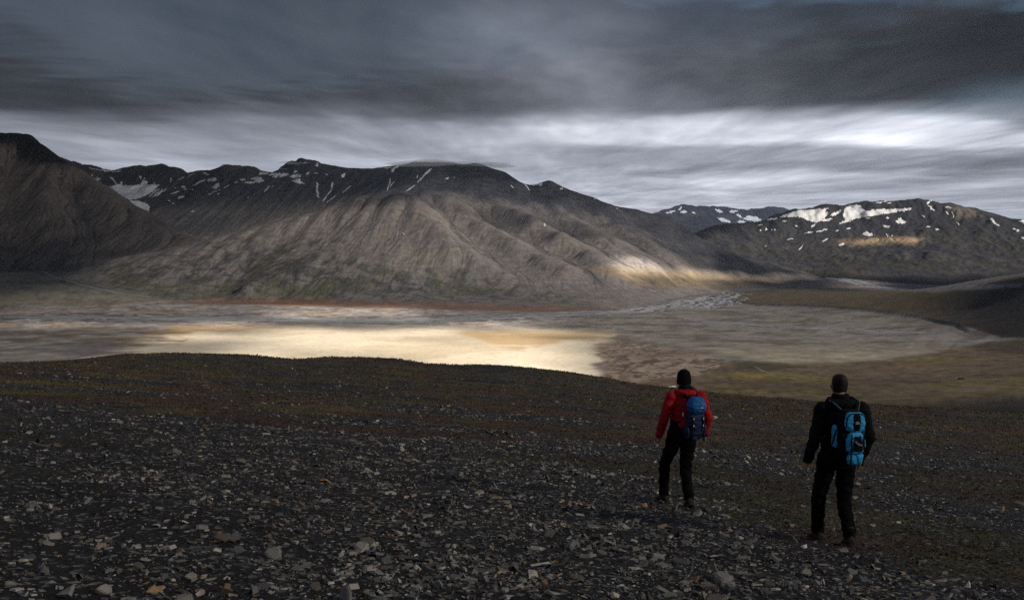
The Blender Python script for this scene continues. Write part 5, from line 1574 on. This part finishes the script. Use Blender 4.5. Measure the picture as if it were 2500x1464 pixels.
def soft_box(name, c, half, mat, parent, voxel=0.009, top=0.85, bot=0.9, wr=0.006, seed=1):
    """padded pouch: rounded block that narrows at the top and bottom"""
    V, Fc = [], []
    x, y, z = c; a, b, h = half
    n = 9
    zs = [-1, -0.92, -0.7, -0.35, 0, 0.35, 0.7, 0.92, 1]
    base = len(V)
    k = 20
    for q in zs:
        f = (1 - abs(q) ** 5 * 0.35) * (top if q > 0 else bot) ** abs(q)
        for i in range(k):
            an = 2 * math.pi * i / k
            cx, sy = math.cos(an), math.sin(an)
            V.append((x + a * f * math.copysign(abs(cx) ** 0.55, cx), y + b * f * math.copysign(abs(sy) ** 0.55, sy), z + h * q))
    for j in range(len(zs) - 1):
        for i in range(k):
            i2 = (i + 1) % k
            Fc.append((base + j * k + i, base + j * k + i2, base + (j + 1) * k + i2, base + (j + 1) * k + i))
    Fc.append(tuple(base + i for i in range(k))[::-1]); Fc.append(tuple(base + (len(zs) - 1) * k + i for i in range(k)))
    return fused(name, V, Fc, voxel, mat, parent, 3, wr, 14.0, seed)

def ground_at(x, y):
    return float(fg_z(np.array([x]), np.array([y]))[0])

# walker in red
Y1 = 12.7; X1 = (1676 - CX) / F * Y1
g1 = (X1, Y1, ground_at(X1, Y1) - 0.01)
J1 = dict(head=(0.00, 0.06, 1.655), neck=(0.01, 0.03, 1.515), chest=(0.02, 0.0, 1.33), pelvis=(-0.03, 0.0, 0.93),
          sh=[(-0.185, 0.0, 1.445), (0.215, 0.0, 1.445)], el=[(-0.285, -0.02, 1.165), (0.305, -0.02, 1.165)], wr=[(-0.325, 0.07, 0.925), (0.300, 0.06, 0.925)],
          hip=[(-0.125, 0.0, 0.90), (0.065, 0.0, 0.90)], kn=[(-0.195, 0.22, 0.52), (0.025, 0.03, 0.49)], an=[(-0.165, 0.33, 0.072), (0.000, -0.20, 0.155)],
          toe=[0.25, -0.05], pitch=[-0.12, -0.48], curl=0.75)
w1 = person(g1, math.radians(9), J1, 'hiker in a red jacket and black beanie walking down the stony slope', M_RED, True, 0.90, True)

def pack_small(person_loc, yaw):
    r = empty('backpack', person_loc, yaw)
    tag(r, 'small navy backpack with bright blue lid on the red jacket', 'backpack', None)
    cx = 0.040
    body = soft_box('main_bag', (cx, -0.235, 1.15), (0.118, 0.085, 0.225), M_NAVY, r, 0.009, 0.9, 0.72, 0.008, 2)
    lid = soft_box('lid', (cx + 0.005, -0.245, 1.375), (0.122, 0.105, 0.098), M_BLUE, r, 0.008, 0.72, 0.95, 0.007, 3)
    print_mark(lid, (cx + 0.03, -0.357, 1.36), 0.045, M_LOGO)
    for s in (-1, 1):
        side = soft_box('side_pocket', (cx + s * 0.115, -0.225, 1.03), (0.030, 0.060, 0.09), M_NAVY, r, 0.009, 0.9, 0.8, 0.005, 4)
        strip('shoulder_strap', [(cx + s * 0.06, -0.165, 1.42), (s * 0.095 + 0.02, -0.10, 1.50), (s * 0.105 + 0.02, 0.02, 1.535), (s * 0.11 + 0.02, 0.13, 1.45), (s * 0.13 + 0.02, 0.165, 1.28), (s * 0.16 + 0.02, 0.12, 1.10), (s * 0.14 + 0.02, -0.13, 1.03)], 0.055, 0.012, M_BLK, r, (1, 0, 0))
        strip('hip_belt', [(cx + s * 0.10, -0.17, 1.00), (s * 0.205 - 0.0, -0.06, 0.985), (s * 0.20 - 0.0, 0.07, 0.975), (s * 0.03, 0.165, 0.97)], 0.045, 0.012, M_BLK, r, (0, 0, 1))
        w = strip('compression_strap', [(cx + s * 0.06, -0.325, 1.24), (cx + s * 0.085, -0.322, 1.08), (cx + s * 0.07, -0.305, 0.93)], 0.014, 0.004, M_BLK, r, (0, 1, 0))
        for zz in (1.21, 1.12):
            part = strip('buckle', [(cx + s * 0.066, -0.332, zz + 0.013), (cx + s * 0.067, -0.332, zz - 0.013)], 0.010, 0.006, M_LOGO, w, (0, 1, 0))
    strip('side_buckle', [(cx - 0.155, -0.20, 1.275), (cx - 0.158, -0.20, 1.225)], 0.012, 0.008, M_LOGO, r, (0, 1, 0))
    strip('haul_loop', [(cx - 0.025, -0.17, 1.455), (cx - 0.02, -0.165, 1.485), (cx + 0.02, -0.165, 1.485), (cx + 0.025, -0.17, 1.455)], 0.014, 0.006, M_BLK, r, (0, 1, 0))
pack_small(g1, math.radians(15))
for o in bpy.data.objects:
    if o.type == 'EMPTY' and o.name.split('.')[0] in ('person', 'backpack'): o.scale = (0.98, 0.98, 0.98)

# walker in black
Y2 = 10.6; X2 = (2058 - CX) / F * Y2
g2 = (X2, Y2, ground_at(X2, Y2) - 0.01)
J2 = dict(head=(0.015, 0.075, 1.655), neck=(0.015, 0.03, 1.515), chest=(0.025, 0.0, 1.33), pelvis=(-0.02, 0.0, 0.93),
          sh=[(-0.190, 0.0, 1.435), (0.235, 0.0, 1.435)], el=[(-0.265, -0.03, 1.135), (0.305, -0.04, 1.135)], wr=[(-0.315, 0.05, 0.885), (0.275, 0.10, 0.895)],
          hip=[(-0.115, 0.0, 0.90), (0.085, 0.0, 0.90)], kn=[(-0.155, 0.13, 0.50), (0.075, 0.03, 0.49)], an=[(-0.130, 0.20, 0.085), (0.075, -0.13, 0.130)],
          toe=[0.12, -0.12], pitch=[-0.12, -0.25], curl=0.6)
w2 = person(g2, math.radians(4), J2, 'dark-haired hiker in black jacket and trousers walking down the stony slope', M_BLK, False, 0.86, True)

def pack_blue(person_loc, yaw):
    r = empty('backpack', person_loc, yaw)
    tag(r, 'bright blue backpack with black panels on the black jacket', 'backpack', None)
    cx = 0.020
    soft_box('main_bag', (cx - 0.01, -0.215, 1.18), (0.140, 0.078, 0.285), M_BLK, r, 0.009, 0.9, 0.85, 0.005, 12)
    up = soft_box('top_pocket', (cx + 0.02, -0.262, 1.345), (0.112, 0.070, 0.100), M_CYAN, r, 0.0075, 0.88, 0.92, 0.005, 13)
    mid = soft_box('front_pocket', (cx + 0.025, -0.272, 1.135), (0.104, 0.066, 0.112), M_CYAN, r, 0.0075, 0.78, 0.92, 0.006, 14)
    low = soft_box('bottom_pocket', (cx + 0.035, -0.255, 0.965), (0.098, 0.060, 0.062), M_CYAN, r, 0.0075, 0.95, 0.8, 0.006, 15)
    soft_box('top_panel', (cx + 0.022, -0.300, 1.348), (0.044, 0.040, 0.086), M_BLK, up, 0.0065, 0.95, 0.95, 0.002, 16)
    print_mark(up, (cx + 0.022, -0.345, 1.352), 0.042, M_LOGO)
    V = [(-0.022, 0, 0.075), (0.030, 0, 0.075), (0.060, 0, 0.0), (0.062, 0, -0.078), (0.0, 0, -0.082), (-0.058, 0, -0.075), (-0.040, 0, -0.01)]
    n = len(V)
    VV = [(cx + 0.027 + a, -0.320, 1.135 + c) for a, _, c in V] + [(cx + 0.027 + a * 0.9, -0.343, 1.135 + c * 0.9) for a, _, c in V]
    FF = [(k, (k + 1) % n, n + (k + 1) % n, n + k) for k in range(n)] + [tuple(range(n, 2 * n)), tuple(range(n))[::-1]]
    me = bpy.data.meshes.new('mesh_panel'); me.from_pydata(VV, [], FF); me.update(); me.materials.append(M_BLK)
    o = bpy.data.objects.new('mesh_panel', me); C.objects.link(o); o.parent = mid
    strip('flap', [(cx + 0.0, -0.348, 1.165), (cx + 0.03, -0.352, 1.135), (cx + 0.075, -0.342, 1.120)], 0.022, 0.006, M_GREYS, mid, (0, 1, 0))
    # blue side wings with black stripes
    for s in (-1, 1):
        w = soft_box('side_wing', (cx - 0.01 + s * 0.140, -0.19, 1.19), (0.022, 0.058, 0.115), M_CYAN, r, 0.008, 0.8, 0.9, 0.004, 17)
        strip('wing_stripe', [(cx - 0.01 + s * 0.150, -0.255, 1.27), (cx - 0.01 + s * 0.165, -0.235, 1.19), (cx - 0.01 + s * 0.165, -0.20, 1.11)], 0.014, 0.006, M_BLK, w, (0, 1, 0))
        strip('shoulder_strap', [(cx + s * 0.07, -0.155, 1.43), (s * 0.105 + 0.02, -0.11, 1.49), (s * 0.125 + 0.02, 0.02, 1.525), (s * 0.13 + 0.02, 0.135, 1.44), (s * 0.14 + 0.02, 0.165, 1.27), (s * 0.17 + 0.02, 0.12, 1.08), (s * 0.15 + 0.02, -0.13, 1.00)], 0.06, 0.012, M_BLK, r, (1, 0, 0))
        strip('load_strap', [(cx + s * 0.075, -0.225, 1.44), (s * 0.14 + 0.03, -0.10, 1.515), (s * 0.15 + 0.02, 0.0, 1.53)], 0.016, 0.006, M_GREYS, r, (1, 0, 0))
        strip('pocket_strap', [(cx + 0.03 + s * 0.062, -0.335, 1.235), (cx + 0.03 + s * 0.068, -0.345, 1.02), (cx + 0.03 + s * 0.060, -0.320, 0.905)], 0.016, 0.005, M_BLK, r, (0, 1, 0))
    V, Fc = [], []
    strip('zip', [(cx + 0.02 - 0.100, -0.31, 1.30), (cx + 0.02 - 0.095, -0.315, 1.40), (cx + 0.02 - 0.05, -0.315, 1.435), (cx + 0.02 + 0.05, -0.315, 1.435), (cx + 0.02 + 0.095, -0.315, 1.40), (cx + 0.02 + 0.10, -0.31, 1.30)], 0.010, 0.006, M_BLK, up, (0, 1, 0))
    strip('hip_belt', [(-0.20, -0.10, 0.97), (-0.17, -0.165, 0.975), (0.0, -0.18, 0.98), (0.19, -0.165, 0.975), (0.215, -0.10, 0.97)], 0.05, 0.012, M_BLK, r, (0, 0, 1))
    strip('haul_loop', [(cx - 0.03, -0.16, 1.455), (cx - 0.02, -0.155, 1.49), (cx + 0.02, -0.155, 1.49), (cx + 0.03, -0.16, 1.455)], 0.016, 0.006, M_BLK, r, (0, 1, 0))
pack_blue(g2, math.radians(5))
for o in bpy.data.objects:
    if o.type == 'EMPTY' and o.name in ('person.001', 'backpack.001'): o.scale = (1.03, 1.03, 1.03)

# ------------------------------------------------------------------ air
def haze():
    x0, x1, y0, y1, z0, z1 = -21000, 21000, -3000, 19000, FLOOR - 60, 1150
    V = np.array([(x, y, z) for z in (z0, z1) for y in (y0, y1) for x in (x0, x1)], float)
    q = [(0, 2, 3, 1), (4, 5, 7, 6), (0, 1, 5, 4), (2, 6, 7, 3), (0, 4, 6, 2), (1, 3, 7, 5)]
    m = bpy.data.materials.new('thin_haze'); m.use_nodes = True
    n, l = m.node_tree.nodes, m.node_tree.links
    n.clear()
    out = n.new('ShaderNodeOutputMaterial'); v = n.new('ShaderNodeVolumePrincipled')
    v.inputs['Color'].default_value = (0.62, 0.78, 1.0, 1); v.inputs['Density'].default_value = HAZE
    v.inputs['Anisotropy'].default_value = 0.0
    l.new(v.outputs[0], out.inputs['Volume'])
    o = mesh_np('haze', V, [np.array(q)], None, m, False)
    o['kind'] = 'stuff'; o['label'] = 'thin bluish air haze filling the valley'
HAZE = 0.55e-5
haze()

# stratus caught on the summits
def summit_clouds():
    m = bpy.data.materials.new('summit_cloud'); m.use_nodes = True
    n, l = m.node_tree.nodes, m.node_tree.links
    n.clear()
    out = n.new('ShaderNodeOutputMaterial'); v = n.new('ShaderNodeVolumeScatter')
    v.inputs['Color'].default_value = (0.97, 0.98, 1.0, 1); v.inputs['Density'].default_value = 0.0036
    v.inputs['Anisotropy'].default_value = 0.2
    l.new(v.outputs[0], out.inputs['Volume'])
    for i, (px, py, Y, rx, ry, rz, lab) in enumerate((
            (1095, 402, 7750, 370, 330, 36, 'cloud cap hiding the broad summit of the scree mountain'),
            (738, 399, 9480, 150, 220, 18, 'small cloud cap on the sharp peak of the slate ridge'))):
        c = P(px, py, Y)
        r = np.random.default_rng(60 + i)
        V, Fc = [], []
        for k in range(13):
            t = r.uniform(-1, 1); f = math.sqrt(1 - 0.8 * t * t)
            ball(V, Fc, (t * 1.0, r.uniform(-0.5, 0.5), r.normal(0, 0.22) * f), (r.uniform(0.25, 0.5), r.uniform(0.3, 0.6), r.uniform(0.35, 0.9) * f), 14)
        o = fused('summit_cloud', V, Fc, 0.06, m, None, 6, 0.06, 3.0, i)
        o.scale = (rx, ry, rz); o.location = tuple(c)
        tag(o, lab, 'cloud', 'clouds caught on the summits')
summit_clouds()
